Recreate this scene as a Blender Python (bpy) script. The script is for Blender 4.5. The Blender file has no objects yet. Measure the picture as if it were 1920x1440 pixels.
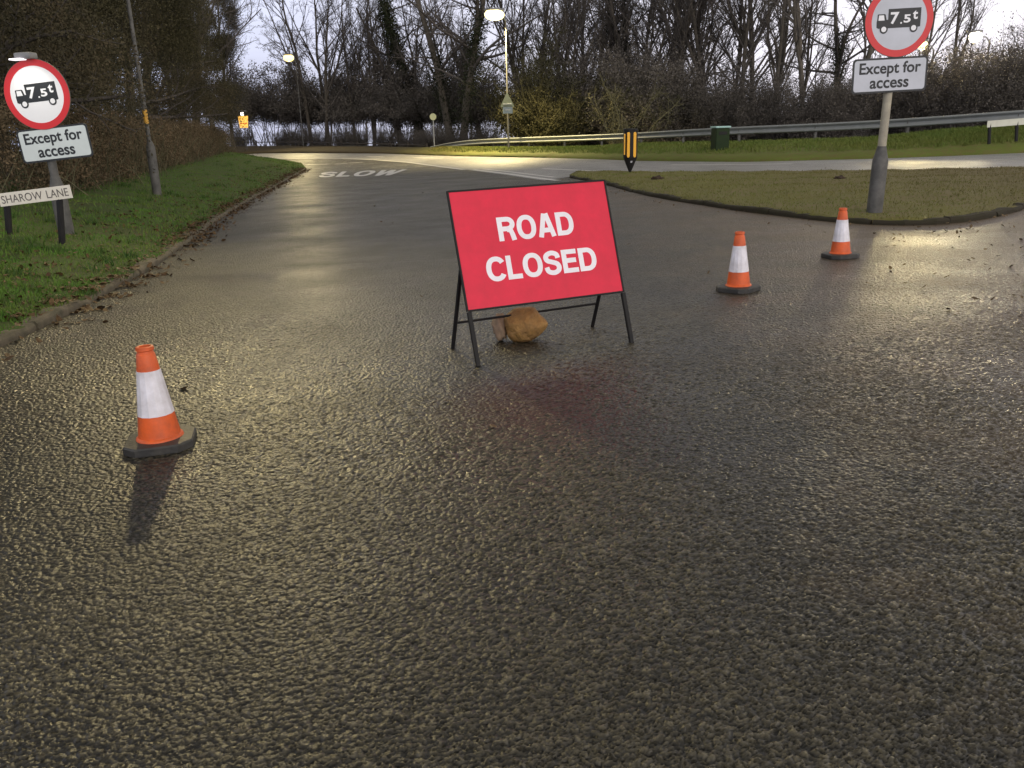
import bpy, bmesh, math, random
import numpy as np
from mathutils import Vector, Matrix
from mathutils.geometry import delaunay_2d_cdt

S = bpy.context.scene
COL = S.collection
R = math.radians

# ------------------------------------------------------------------ camera
F = 1576.0                                   # focal length in pixels of a 1920 wide frame
PITCH, ROLL = 0.2979, -0.025
def basis(pitch, roll):
    cp, sp, c, s = math.cos(pitch), math.sin(pitch), math.cos(roll), math.sin(roll)
    fw = np.array([0, cp, -sp]); rt = np.array([1., 0, 0]); up = np.array([0, sp, cp])
    return c*rt + s*up, -s*rt + c*up, fw
CR, CU, CF = basis(PITCH, ROLL)
# the tarmac round the camera tilts a little (camber and fall towards the junction)
r0, u0, f0 = basis(0.289, -0.0497)
NRM = CR*r0[2] + CU*u0[2] + CF*f0[2]
HC = 1.364/NRM[2]
PA, PB = -NRM[0]/NRM[2], -NRM[1]/NRM[2]
CAM = np.array([0, 0, HC])
cd = bpy.data.cameras.new('camera'); cam = bpy.data.objects.new('camera', cd); COL.objects.link(cam)
cd.sensor_width = 36; cd.lens = F/1920*36; cd.clip_start = 0.05; cd.clip_end = 3000
M = Matrix.Identity(4)
for i in range(3):
    M[i][0], M[i][1], M[i][2], M[i][3] = CR[i], CU[i], -CF[i], CAM[i]
cam.matrix_world = M
S.camera = cam
S.render.resolution_x, S.render.resolution_y = 1024, 768

# ------------------------------------------------------------------ sky, sun, exposure
SUN_EL, SUN_AZ = R(24), R(150)               # azimuth measured from +Y (ahead) towards +X (right)
w = bpy.data.worlds.new('World'); S.world = w; w.use_nodes = True
nt = w.node_tree; nt.nodes.clear()
def N(tree, t, **kw):
    n = tree.nodes.new(t)
    for k, v in kw.items():
        if k == 'i':
            for kk, vv in v.items(): n.inputs[kk].default_value = vv
        else: setattr(n, k, v)
    return n
def L(tree, a, b): tree.links.new(a, b)
sky = N(nt, 'ShaderNodeTexSky', sky_type='NISHITA', sun_disc=False, sun_elevation=SUN_EL, sun_rotation=SUN_AZ, air_density=1.5, dust_density=3.0)
tc = N(nt, 'ShaderNodeTexCoord'); sep = N(nt, 'ShaderNodeSeparateXYZ'); L(nt, tc.outputs['Generated'], sep.inputs[0])
mp = N(nt, 'ShaderNodeMapping', i={'Scale': (1.0, 1.0, 3.5)}); L(nt, tc.outputs['Generated'], mp.inputs[0])
ns = N(nt, 'ShaderNodeTexNoise', i={'Scale': 2.2, 'Detail': 6, 'Roughness': .55}); L(nt, mp.outputs[0], ns.inputs['Vector'])
# overcast cloud: lavender on the left, whiter on the right, brighter overhead and behind
side = N(nt, 'ShaderNodeMapRange', i={'From Min': -.45, 'From Max': .55}); L(nt, sep.outputs[0], side.inputs[0])
mixc = N(nt, 'ShaderNodeMix', data_type='RGBA'); L(nt, side.outputs[0], mixc.inputs[0])
mixc.inputs[6].default_value = (.62, .67, .92, 1); mixc.inputs[7].default_value = (1.18, 1.12, 1.2, 1)
back = N(nt, 'ShaderNodeMapRange', i={'From Min': .75, 'From Max': -.8, 'To Min': 1.0, 'To Max': 1.75}); L(nt, sep.outputs[1], back.inputs[0])
nz = N(nt, 'ShaderNodeMapRange', i={'From Min': .3, 'From Max': .7, 'To Min': .78, 'To Max': 1.22}); L(nt, ns.outputs[0], nz.inputs[0])
mm = N(nt, 'ShaderNodeMath', operation='MULTIPLY'); L(nt, back.outputs[0], mm.inputs[0]); L(nt, nz.outputs[0], mm.inputs[1])
ov = N(nt, 'ShaderNodeMapRange', i={'From Min': .15, 'From Max': .85, 'To Min': 1.08, 'To Max': .33}); L(nt, sep.outputs[2], ov.inputs[0])
m0 = mm; mm = N(nt, 'ShaderNodeMath', operation='MULTIPLY'); L(nt, m0.outputs[0], mm.inputs[0]); L(nt, ov.outputs[0], mm.inputs[1])
b1 = N(nt, 'ShaderNodeBackground'); hi = N(nt, 'ShaderNodeMapRange', i={'From Min': .12, 'From Max': .6}); L(nt, sep.outputs[2], hi.inputs[0])
mixh = N(nt, 'ShaderNodeMix', data_type='RGBA'); L(nt, hi.outputs[0], mixh.inputs[0]); L(nt, mixc.outputs[2], mixh.inputs[6]); mixh.inputs[7].default_value = (1.0, .945, .84, 1)   # warmer, thicker cloud overhead
L(nt, mixh.outputs[2], b1.inputs[0]); L(nt, mm.outputs[0], b1.inputs[1])
b2 = N(nt, 'ShaderNodeBackground', i={'Strength': .06}); L(nt, sky.outputs[0], b2.inputs[0])
ms = N(nt, 'ShaderNodeMixShader', i={0: .82}); L(nt, b2.outputs[0], ms.inputs[1]); L(nt, b1.outputs[0], ms.inputs[2])
wo = N(nt, 'ShaderNodeOutputWorld'); L(nt, ms.outputs[0], wo.inputs[0])

sd = bpy.data.lights.new('sun', 'SUN'); sd.energy = .5; sd.angle = R(50); sd.color = (1, .95, .9)
so = bpy.data.objects.new('sun', sd); COL.objects.link(so)
sv = Vector((math.sin(SUN_AZ)*math.cos(SUN_EL), math.cos(SUN_AZ)*math.cos(SUN_EL), math.sin(SUN_EL)))
so.rotation_euler = sv.to_track_quat('Z', 'Y').to_euler(); so.location = (0, -20, 30)
S.view_settings.view_transform = 'Standard'; S.view_settings.look = 'None'
S.view_settings.exposure = 0.12; S.view_settings.gamma = 1

# ------------------------------------------------------------------ geometry helpers
def ray(px, py):
    d = CR*(px-960)/F - CU*(py-720)/F + CF
    return d
def at(px, py, Y):                           # the point seen at a pixel at distance Y ahead
    d = ray(px, py); return Vector(CAM + d*(Y/d[1]))
def G(x, y):                                 # height of the tarmac
    xc = max(-24, min(24, x)); yc = max(-12, min(78, y))
    return PA*xc + PB*yc + .00035*max(0, yc-22)**2
def hit(px, py, lift=0):                     # ground seen at a pixel
    d = ray(px, py); t = .5
    while t < 140:
        p = CAM + d*t
        if p[2] < G(p[0], p[1]) + lift: break
        t += .02 + t*.002
    return Vector((p[0], p[1], G(p[0], p[1]) + lift))

def link(name, me, mat=None, parent=None, kind=None):
    o = bpy.data.objects.new(name, me); COL.objects.link(o)
    if mat is not None and len(me.materials) == 0:
        for m_ in (mat if isinstance(mat, (list, tuple)) else [mat]): me.materials.append(m_)
    if parent is not None: o.parent = parent
    if kind: o['kind'] = kind
    return o
def mk(name, v, f, mat=None, parent=None, kind=None, smooth=False, world=False):
    """one mesh object; world=True: the vertices are world coordinates and the parent sits unrotated at its location"""
    me = bpy.data.meshes.new(name)
    v = np.asarray(v, dtype=float)
    if world and parent is not None: v = v - np.array(parent.location)
    me.from_pydata(v.tolist() if hasattr(v, 'tolist') else v, [], f)
    if smooth: me.polygons.foreach_set('use_smooth', [True]*len(me.polygons))
    me.update()
    return link(name, me, mat, parent, kind)
def root(name, loc, label, cat, group=None, rz=0):
    o = bpy.data.objects.new(name, None); COL.objects.link(o); o.empty_display_size = .2
    o.location = loc; o.rotation_euler = (0, 0, rz); o['label'] = label; o['category'] = cat
    if group: o['group'] = group
    return o
def tag(o, label, cat, group=None):
    o['label'] = label; o['category'] = cat
    if group: o['group'] = group
    return o

def raw(name, v, f, mats, smooth=False):
    me = bpy.data.meshes.new(name); k = f.shape[1]
    me.vertices.add(len(v)); me.vertices.foreach_set('co', np.ascontiguousarray(v).ravel())
    me.loops.add(f.size); me.loops.foreach_set('vertex_index', f.ravel().astype(np.int32))
    me.polygons.add(len(f)); me.polygons.foreach_set('loop_start', np.arange(len(f))*k)
    me.update(calc_edges=True)
    if smooth: me.polygons.foreach_set('use_smooth', [True]*len(f))
    me.materials.append(mats); return me
class MB:                                    # collects shapes for ONE mesh
    def __init__(s): s.v = []; s.f = []
    def add(s, v, f):
        n = len(s.v); s.v += [tuple(p) for p in v]; s.f += [tuple(i+n for i in q) for q in f]; return s
    def box(s, c, d, rot=None, bev=0):
        bm = bmesh.new(); bmesh.ops.create_cube(bm, size=1)
        for q in bm.verts: q.co = Vector((q.co.x*d[0], q.co.y*d[1], q.co.z*d[2]))
        if bev: bmesh.ops.bevel(bm, geom=bm.edges[:], offset=bev, segments=2, profile=.6, affect='EDGES')
        m = rot if rot is not None else Matrix.Identity(3)
        bm.verts.index_update()
        s.add([m @ q.co + Vector(c) for q in bm.verts], [[q.index for q in f.verts] for f in bm.faces]); bm.free(); return s
    def tube(s, pts, rad, n=10, cap=True):
        pts = [Vector(p) for p in pts]
        if not hasattr(rad, '__len__'): rad = [rad]*len(pts)
        v = []; f = []
        t0 = (pts[1]-pts[0]).normalized(); a = t0.orthogonal().normalized()
        for i, p in enumerate(pts):
            t = (pts[min(i+1, len(pts)-1)] - pts[max(i-1, 0)]).normalized()
            a = (a - t*a.dot(t)).normalized(); b = t.cross(a)
            for k in range(n):
                q = 2*math.pi*k/n; v.append(p + (a*math.cos(q) + b*math.sin(q))*rad[i])
        for i in range(len(pts)-1):
            for k in range(n):
                f.append((i*n+k, i*n+(k+1) % n, (i+1)*n+(k+1) % n, (i+1)*n+k))
        if cap: f.append(tuple(range(n))[::-1]); f.append(tuple((len(pts)-1)*n+k for k in range(n)))
        return s.add(v, f)
    def lathe(s, prof, n=40, c=(0, 0, 0), axis=None):
        v = []; f = []
        for r, z in prof:
            for k in range(n):
                q = 2*math.pi*k/n; v.append(Vector((r*math.cos(q), r*math.sin(q), z)))
        for i in range(len(prof)-1):
            for k in range(n): f.append((i*n+k, i*n+(k+1) % n, (i+1)*n+(k+1) % n, (i+1)*n+k))
        if axis is not None: v = [axis @ p for p in v]
        return s.add([p + Vector(c) for p in v], f)
    def prism(s, pts, y0, y1):               # outline in x,z extruded along y
        n = len(pts)
        v = [(x, y0, z) for x, z in pts] + [(x, y1, z) for x, z in pts]
        f = [tuple(range(n)), tuple(range(2*n-1, n-1, -1))] + [(i, i+n, (i+1) % n+n, (i+1) % n) for i in range(n)]
        return s.add(v, f)
    def xf(s, m): s.v = [tuple(m @ Vector(p)) for p in s.v]; return s
    def obj(s, name, mat, parent=None, **k):
        o = mk(name, s.v, s.f, mat, parent, **k)
        bm = bmesh.new(); bm.from_mesh(o.data); bmesh.ops.recalc_face_normals(bm, faces=bm.faces[:]); bm.to_mesh(o.data); bm.free()
        return o

def shade_auto(o, ang=40):
    me = o.data
    me.polygons.foreach_set('use_smooth', [True]*len(me.polygons))
    try: me.set_sharp_from_angle(angle=R(ang))
    except Exception: pass
    return o

def letters(text, size, depth=.002, bold=0.0, space=1.0, align='CENTER'):
    """mesh of a text in the x,z plane facing -y"""
    cu = bpy.data.curves.new('lettering', 'FONT'); cu.body = text; cu.size = size; cu.align_x = align; cu.align_y = 'CENTER'
    cu.extrude = depth/2; cu.offset = bold; cu.space_character = space; cu.resolution_u = 5
    o = bpy.data.objects.new('lettering', cu); COL.objects.link(o)
    dg = bpy.context.evaluated_depsgraph_get()
    me = bpy.data.meshes.new_from_object(o.evaluated_get(dg))
    bpy.data.objects.remove(o); bpy.data.curves.remove(cu)
    for q in me.vertices: q.co = Vector((q.co.x, -q.co.z, q.co.y))
    me.materials.clear()
    return me
def put(name, me, mat, parent, loc=(0, 0, 0), sx=1, sz=1):
    for q in me.vertices: q.co = Vector((q.co.x*sx+loc[0], q.co.y+loc[1], q.co.z*sz+loc[2]))
    return link(name, me, mat, parent)

def sans(text, width, height, wgt=.2, gap=.065):
    """bold grotesque capitals as thick strokes, in the x,z plane, one mesh"""
    h = wgt/2
    def arc(cx, cz, rx, rz, a0, a1, n=22, e=2.25):
        out = []
        for k in range(n+1):
            a = R(a0+(a1-a0)*k/n); c, s_ = math.cos(a), math.sin(a)
            out.append((cx+rx*math.copysign(abs(c)**(2/e), c), cz+rz*math.copysign(abs(s_)**(2/e), s_)))
        return out
    def cat(P, n=6):
        out = []; Q = [P[0]]+P+[P[-1]]
        for i in range(1, len(Q)-2):
            for k in range(n):
                t = k/n; out.append(tuple(.5*((2*Q[i][d]) + (-Q[i-1][d]+Q[i+1][d])*t + (2*Q[i-1][d]-5*Q[i][d]+4*Q[i+1][d]-Q[i+2][d])*t*t + (-Q[i-1][d]+3*Q[i][d]-3*Q[i+1][d]+Q[i+2][d])*t**3) for d in (0, 1)))
        return out+[P[-1]]
    GL = {
     'R': (.72, [[(h, 0), (h, 1)], [(h, 1-h), (.40, 1-h)]+arc(.40, .70, .22, .30-h, 88, -88, 16, 2)+[(.40, .40+h), (h, .40+h)], [(.40, .46), (.53, .40), (.585, .2), (.62, 0)]]),
     'O': (.80, [arc(.40, .5, .40-h, .515-h, 0, 360, 44)]),
     'A': (.74, [[(.095, 0), (.335, 1)], [(.645, 0), (.405, 1)], [(.18, .29), (.56, .29)]]),
     'D': (.74, [[(h, 0), (h, 1)], [(h, 1-h), (.34, 1-h)]+arc(.34, .5, .40-h, .5-h, 88, -88, 22)+[(.34, h), (h, h)]]),
     'C': (.75, [arc(.40, .5, .40-h, .515-h, 33, 327, 36)]),
     'L': (.58, [[(h, 0), (h, 1)], [(h, h), (.58, h)]]),
     'S': (.70, [cat([(.60, .69), (.55, .85), (.35, .922), (.16, .85), (.105, .72), (.17, .60), (.35, .53), (.54, .44), (.60, .28), (.53, .14), (.35, .078), (.15, .15), (.09, .33)])]),
     'E': (.64, [[(h, 0), (h, 1)], [(h, h), (.64, h)], [(h, 1-h), (.62, 1-h)], [(h, .53), (.58, .53)]]),
     'W': (1.0, [[(.09, 1), (.27, 0)], [(.27, 0), (.5, .95)], [(.5, .95), (.73, 0)], [(.73, 0), (.91, 1)]]),
    }
    mb = MB(); x = 0; tot = sum(GL[c][0] for c in text)+gap*(len(text)-1); ly = 0
    for c in text:
        wd, strokes = GL[c]
        for P in strokes:
            closed = len(P) > 10 and abs(P[0][0]-P[-1][0]) < 1e-6 and abs(P[0][1]-P[-1][1]) < 1e-6
            v = []; n = len(P); ly += 1; y0 = -.00012*(ly % 5)
            for i in range(n):
                a = P[i-1] if i else (P[-2] if closed else P[0]); b = P[i+1] if i < n-1 else (P[1] if closed else P[-1])
                tx, tz = b[0]-a[0], b[1]-a[1]; l_ = math.hypot(tx, tz) or 1; nx, nz = -tz/l_, tx/l_
                for sgn in (1, -1): v.append((x+P[i][0]+nx*h*sgn, y0, P[i][1]+nz*h*sgn))
            m = len(v); v += [(a, .002, b) for a, _, b in v]; f = []
            for i in range(n-1):
                q = 2*i; f += [(q, q+1, q+3, q+2), (q+m, q+2+m, q+3+m, q+1+m), (q, q+2, q+2+m, q+m), (q+1, q+1+m, q+3+m, q+3)]
            mb.add([(a*width/tot, y, b*height) for a, y, b in v], f)
        x += wd+gap
    return mb

# ------------------------------------------------------------------ materials
def mat(name, col, rough=.6, metal=0, spec=.5, noise=None, bump=None, emit=None, coat=0, vary=0):
    """noise=(scale, amount, colour2); bump=(scale, distance)"""
    m = bpy.data.materials.new(name); m.use_nodes = True; t = m.node_tree; p = t.nodes['Principled BSDF']
    p.inputs['Base Color'].default_value = (*col, 1); p.inputs['Roughness'].default_value = rough
    p.inputs['Metallic'].default_value = metal; p.inputs['Specular IOR Level'].default_value = spec; p.inputs['Coat Weight'].default_value = coat
    c = N(t, 'ShaderNodeTexCoord'); src = None
    if noise:
        n = N(t, 'ShaderNodeTexNoise', i={'Scale': noise[0], 'Detail': 6, 'Roughness': .65}); L(t, c.outputs['Object'], n.inputs['Vector'])
        r = N(t, 'ShaderNodeMapRange', i={'From Min': .35, 'From Max': .68, 'To Max': noise[1]}); L(t, n.outputs[0], r.inputs[0])
        x = N(t, 'ShaderNodeMix', data_type='RGBA'); L(t, r.outputs[0], x.inputs[0])
        x.inputs[6].default_value = (*col, 1); x.inputs[7].default_value = (*noise[2], 1); src = x.outputs[2]
    if vary:
        oi = N(t, 'ShaderNodeObjectInfo'); r = N(t, 'ShaderNodeMapRange', i={'To Min': 1-vary, 'To Max': 1+vary}); L(t, oi.outputs['Random'], r.inputs[0])
        h = N(t, 'ShaderNodeHueSaturation'); L(t, r.outputs[0], h.inputs['Value'])
        if src: L(t, src, h.inputs['Color'])
        else: h.inputs['Color'].default_value = (*col, 1)
        src = h.outputs[0]
    if src: L(t, src, p.inputs['Base Color'])
    if bump:
        n = N(t, 'ShaderNodeTexNoise', i={'Scale': bump[0], 'Detail': 5}); L(t, c.outputs['Object'], n.inputs['Vector'])
        b = N(t, 'ShaderNodeBump', i={'Distance': bump[1], 'Strength': .8}); L(t, n.outputs[0], b.inputs['Height']); L(t, b.outputs[0], p.inputs['Normal'])
    if emit:
        p.inputs['Emission Color'].default_value = (*emit[0], 1); p.inputs['Emission Strength'].default_value = emit[1]
    return m

def asphalt(name, base, dark, chip, depth, rmin, rmax):
    m = bpy.data.materials.new(name); m.use_nodes = True; t = m.node_tree; p = t.nodes['Principled BSDF']
    c = N(t, 'ShaderNodeTexCoord')
    def noise(sc, det=4, ro=.6):
        n = N(t, 'ShaderNodeTexNoise', i={'Scale': sc, 'Detail': det, 'Roughness': ro}); L(t, c.outputs['Object'], n.inputs['Vector']); return n.outputs[0]
    wv = N(t, 'ShaderNodeTexNoise', i={'Scale': chip*.9, 'Detail': 2}); L(t, c.outputs['Object'], wv.inputs['Vector'])
    vm = N(t, 'ShaderNodeVectorMath', operation='SCALE', i={3: .011}); L(t, wv.outputs['Color'], vm.inputs[0])
    va = N(t, 'ShaderNodeVectorMath', operation='ADD'); L(t, c.outputs['Object'], va.inputs[0]); L(t, vm.outputs[0], va.inputs[1])
    vo = N(t, 'ShaderNodeTexVoronoi', feature='F1', i={'Scale': chip, 'Randomness': 1}); L(t, va.outputs[0], vo.inputs['Vector'])
    # colour: big worn patches, chip to chip variation, dark bitumen between chips
    big = N(t, 'ShaderNodeMapRange', i={'From Min': .38, 'From Max': .64}); mpg = N(t, 'ShaderNodeMapping', i={'Scale': (1.0, .3, 1.0), 'Rotation': (0, 0, .12)}); L(t, c.outputs['Object'], mpg.inputs[0])
    nbg = N(t, 'ShaderNodeTexNoise', i={'Scale': .8, 'Detail': 6, 'Roughness': .6}); L(t, mpg.outputs[0], nbg.inputs['Vector']); L(t, nbg.outputs[0], big.inputs[0])
    x1 = N(t, 'ShaderNodeMix', data_type='RGBA'); L(t, big.outputs[0], x1.inputs[0]); x1.inputs[6].default_value = (*dark, 1); x1.inputs[7].default_value = (*base, 1)
    sepc = N(t, 'ShaderNodeSeparateColor'); L(t, vo.outputs['Color'], sepc.inputs[0])
    cv = N(t, 'ShaderNodeMapRange', i={'To Min': .55, 'To Max': 1.6}); L(t, sepc.outputs[0], cv.inputs[0])
    gap = N(t, 'ShaderNodeMapRange', i={'From Min': .35, 'From Max': .75, 'To Min': 1, 'To Max': .45}); L(t, vo.outputs['Distance'], gap.inputs[0])
    mu = N(t, 'ShaderNodeMath', operation='MULTIPLY'); L(t, cv.outputs[0], mu.inputs[0]); L(t, gap.outputs[0], mu.inputs[1])
    hs = N(t, 'ShaderNodeHueSaturation'); L(t, x1.outputs[2], hs.inputs['Color']); L(t, mu.outputs[0], hs.inputs['Value']); L(t, hs.outputs[0], p.inputs['Base Color'])
    rr = N(t, 'ShaderNodeMapRange', i={'From Min': .35, 'From Max': .65, 'To Min': rmin, 'To Max': rmax}); L(t, noise(.9, 5), rr.inputs[0])
    L(t, rr.outputs[0], p.inputs['Roughness']); p.inputs['Specular IOR Level'].default_value = .5
    inv = N(t, 'ShaderNodeMath', operation='SUBTRACT', i={0: 1}); L(t, vo.outputs['Distance'], inv.inputs[1])
    hm = N(t, 'ShaderNodeMath', operation='MULTIPLY_ADD', i={1: .35}); L(t, noise(chip*.45, 3), hm.inputs[0]); L(t, inv.outputs[0], hm.inputs[2])
    hb = N(t, 'ShaderNodeMath', operation='MULTIPLY_ADD', i={1: .8}); L(t, sepc.outputs[1], hb.inputs[0]); hb.inputs[1].default_value = .25; L(t, hm.outputs[0], hb.inputs[2])
    b = N(t, 'ShaderNodeBump', i={'Distance': depth, 'Strength': 1}); L(t, hb.outputs[0], b.inputs['Height']); L(t, b.outputs[0], p.inputs['Normal'])
    return m

def add_relief(m):                           # bitumen and painted shade dark in the gaps, stone worn pale on the chip tops
    t = m.node_tree; p = t.nodes['Principled BSDF']; src = p.inputs['Base Color'].links[0].from_socket
    a = N(t, 'ShaderNodeAttribute', attribute_name='chip'); r = N(t, 'ShaderNodeMapRange', i={'From Min': .2, 'From Max': .85, 'To Min': .06, 'To Max': 2.1}); L(t, a.outputs['Fac'], r.inputs[0])
    w_ = N(t, 'ShaderNodeAttribute', attribute_name='relief'); mx = N(t, 'ShaderNodeMix', i={2: 1.0}); L(t, w_.outputs['Fac'], mx.inputs[0]); L(t, r.outputs[0], mx.inputs[3])
    h = N(t, 'ShaderNodeHueSaturation'); L(t, src, h.inputs['Color']); L(t, mx.outputs[0], h.inputs['Value']); L(t, h.outputs[0], p.inputs['Base Color'])
    b = [n for n in t.nodes if n.type == 'BUMP'][0]
    fin = N(t, 'ShaderNodeTexNoise', i={'Scale': 420, 'Detail': 3, 'Roughness': .7}); cc = N(t, 'ShaderNodeTexCoord'); L(t, cc.outputs['Object'], fin.inputs['Vector'])
    b2_ = N(t, 'ShaderNodeBump', i={'Distance': .0006, 'Strength': 1}); L(t, fin.outputs[0], b2_.inputs['Height']); L(t, b.outputs[0], b2_.inputs['Normal']); L(t, b2_.outputs[0], p.inputs['Normal'])
    d = N(t, 'ShaderNodeMapRange', i={'To Min': .02, 'To Max': .006}); L(t, w_.outputs['Fac'], d.inputs[0]); L(t, d.outputs[0], b.inputs['Distance'])
    return m

def ground_mat(name, c1, c2, c3, s1, s2, bump=.03, rough=.9):
    m = bpy.data.materials.new(name); m.use_nodes = True; t = m.node_tree; p = t.nodes['Principled BSDF']
    c = N(t, 'ShaderNodeTexCoord')
    n1 = N(t, 'ShaderNodeTexNoise', i={'Scale': s1, 'Detail': 6, 'Roughness': .65}); L(t, c.outputs['Object'], n1.inputs['Vector'])
    n2 = N(t, 'ShaderNodeTexNoise', i={'Scale': s2, 'Detail': 5, 'Roughness': .7}); L(t, c.outputs['Object'], n2.inputs['Vector'])
    r1 = N(t, 'ShaderNodeMapRange', i={'From Min': .4, 'From Max': .62}); L(t, n1.outputs[0], r1.inputs[0])
    r2 = N(t, 'ShaderNodeMapRange', i={'From Min': .45, 'From Max': .72}); L(t, n2.outputs[0], r2.inputs[0])
    x1 = N(t, 'ShaderNodeMix', data_type='RGBA'); L(t, r1.outputs[0], x1.inputs[0]); x1.inputs[6].default_value = (*c1, 1); x1.inputs[7].default_value = (*c2, 1)
    x2 = N(t, 'ShaderNodeMix', data_type='RGBA'); L(t, r2.outputs[0], x2.inputs[0]); L(t, x1.outputs[2], x2.inputs[6]); x2.inputs[7].default_value = (*c3, 1)
    L(t, x2.outputs[2], p.inputs['Base Color']); p.inputs['Roughness'].default_value = rough; p.inputs['Specular IOR Level'].default_value = .25
    b = N(t, 'ShaderNodeBump', i={'Distance': bump}); L(t, n2.outputs[0], b.inputs['Height']); L(t, b.outputs[0], p.inputs['Normal'])
    return m

def leaf_mat(name, c1, c2, scale=.8, rough=.7, vary=.25):
    """thin foliage: colour clumps in space and from object to object"""
    m = bpy.data.materials.new(name); m.use_nodes = True; t = m.node_tree; p = t.nodes['Principled BSDF']
    c = N(t, 'ShaderNodeTexCoord'); n = N(t, 'ShaderNodeTexNoise', i={'Scale': scale, 'Detail': 5, 'Roughness': .7}); L(t, c.outputs['Object'], n.inputs['Vector'])
    r = N(t, 'ShaderNodeMapRange', i={'From Min': .38, 'From Max': .62}); L(t, n.outputs[0], r.inputs[0])
    x = N(t, 'ShaderNodeMix', data_type='RGBA'); L(t, r.outputs[0], x.inputs[0]); x.inputs[6].default_value = (*c1, 1); x.inputs[7].default_value = (*c2, 1)
    oi = N(t, 'ShaderNodeObjectInfo'); rr = N(t, 'ShaderNodeMapRange', i={'To Min': 1-vary, 'To Max': 1+vary}); L(t, oi.outputs['Random'], rr.inputs[0])
    h = N(t, 'ShaderNodeHueSaturation'); L(t, rr.outputs[0], h.inputs['Value']); L(t, x.outputs[2], h.inputs['Color']); L(t, h.outputs[0], p.inputs['Base Color'])
    p.inputs['Roughness'].default_value = rough; p.inputs['Specular IOR Level'].default_value = .2
    return m

M_road = asphalt('wet_surface_dressing', (.06, .052, .034), (.037, .033, .023), 50, .02, .36, .5)
def muddy(m, x0, x1, col, k):                # mud trailed off the verge on the right of the lane
    t = m.node_tree; p = t.nodes['Principled BSDF']; src = p.inputs['Base Color'].links[0].from_socket
    c = N(t, 'ShaderNodeTexCoord'); q = N(t, 'ShaderNodeSeparateXYZ'); L(t, c.outputs['Object'], q.inputs[0])
    n = N(t, 'ShaderNodeTexNoise', i={'Scale': 1.4, 'Detail': 6, 'Roughness': .7}); L(t, c.outputs['Object'], n.inputs['Vector'])
    a = N(t, 'ShaderNodeMath', operation='MULTIPLY_ADD', i={1: 5}); L(t, n.outputs[0], a.inputs[0]); L(t, q.outputs[0], a.inputs[2])
    r = N(t, 'ShaderNodeMapRange', i={'From Min': x0+2.5, 'From Max': x1+2.5, 'To Min': 0, 'To Max': k}); L(t, a.outputs[0], r.inputs[0])
    x = N(t, 'ShaderNodeMix', data_type='RGBA'); L(t, r.outputs[0], x.inputs[0]); L(t, src, x.inputs[6]); x.inputs[7].default_value = (*col, 1); L(t, x.outputs[2], p.inputs['Base Color'])
    return m
M_near = add_relief(asphalt('wet_stone_dressing', (.056, .048, .030), (.032, .028, .019), 50, .02, .29, .44))
muddy(M_road, 1.2, 4.0, (.13, .09, .052), .85); muddy(M_near, 1.2, 4.0, (.13, .09, .052), .85)
M_main = asphalt('wet_main_road', (.30, .29, .29), (.22, .215, .21), 80, .003, .4, .52)
M_verge = ground_mat('verge_grass', (.055, .10, .018), (.05, .075, .018), (.085, .07, .035), 1.1, 9, .05)
M_island = ground_mat('mossy_island_grass', (.14, .13, .038), (.16, .125, .06), (.12, .135, .03), .8, 7, .03)
M_far = ground_mat('far_verge_grass', (.12, .15, .028), (.10, .12, .024), (.13, .10, .04), .35, 4, .05)
def browner(m, x0, x1, col, k=.92):          # dead vegetation on the stretch of bank by the flood
    t = m.node_tree; p = t.nodes['Principled BSDF']; src = p.inputs['Base Color'].links[0].from_socket
    c = N(t, 'ShaderNodeTexCoord'); q = N(t, 'ShaderNodeSeparateXYZ'); L(t, c.outputs['Object'], q.inputs[0])
    n = N(t, 'ShaderNodeTexNoise', i={'Scale': .8, 'Detail': 4}); L(t, c.outputs['Object'], n.inputs['Vector'])
    a = N(t, 'ShaderNodeMath', operation='MULTIPLY_ADD', i={1: 6}); L(t, n.outputs[0], a.inputs[0]); L(t, q.outputs[0], a.inputs[2])
    r = N(t, 'ShaderNodeMapRange', i={'From Min': x0+3, 'From Max': x1+3, 'To Min': k, 'To Max': 0}); L(t, a.outputs[0], r.inputs[0])
    x = N(t, 'ShaderNodeMix', data_type='RGBA'); L(t, r.outputs[0], x.inputs[0]); L(t, src, x.inputs[6]); x.inputs[7].default_value = (*col, 1); L(t, x.outputs[2], p.inputs['Base Color'])
browner(M_far, -9, 3, (.05, .032, .016))
M_soil = ground_mat('woodland_floor', (.035, .028, .016), (.05, .035, .02), (.025, .025, .012), .3, 3, .1)
M_blade = leaf_mat('grass_blades', (.065, .16, .018), (.12, .17, .03), 1.1, .6, 0)
M_blade2 = leaf_mat('dull_grass_blades', (.16, .145, .04), (.125, .15, .03), .8, .6, 0)
muddy(M_island, 4.5, 10, (.125, .10, .05), .8); muddy(M_blade2, 4.5, 10, (.14, .11, .05), .8)
M_grit = leaf_mat('trodden_leaf_scraps', (.085, .058, .03), (.17, .12, .065), 9, .6, 0)
M_litter = leaf_mat('dead_leaves', (.05, .026, .013), (.12, .075, .032), 9, .6, 0)
M_kerb = mat('weathered_kerb_concrete', (.13, .105, .07), .85, noise=(5, .95, (.045, .042, .022)), bump=(40, .006))
M_kerb2 = mat('dark_kerb', (.035, .028, .02), .85, noise=(7, .8, (.035, .033, .016)), bump=(40, .006), spec=.2)
M_paint = mat('road_paint', (.62, .6, .58), .4, noise=(6, .55, (.32, .31, .3)), bump=(80, .002))
M_water = mat('flood_water', (.02, .022, .022), .06, bump=(.7, .02), spec=.6)
M_red = mat('red_sign_face', (.74, .02, .058), .5, noise=(5, .7, (.55, .02, .045)), spec=.3, bump=(2.5, .012))
M_redring = mat('red_ring', (.62, .018, .02), .4)
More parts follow.
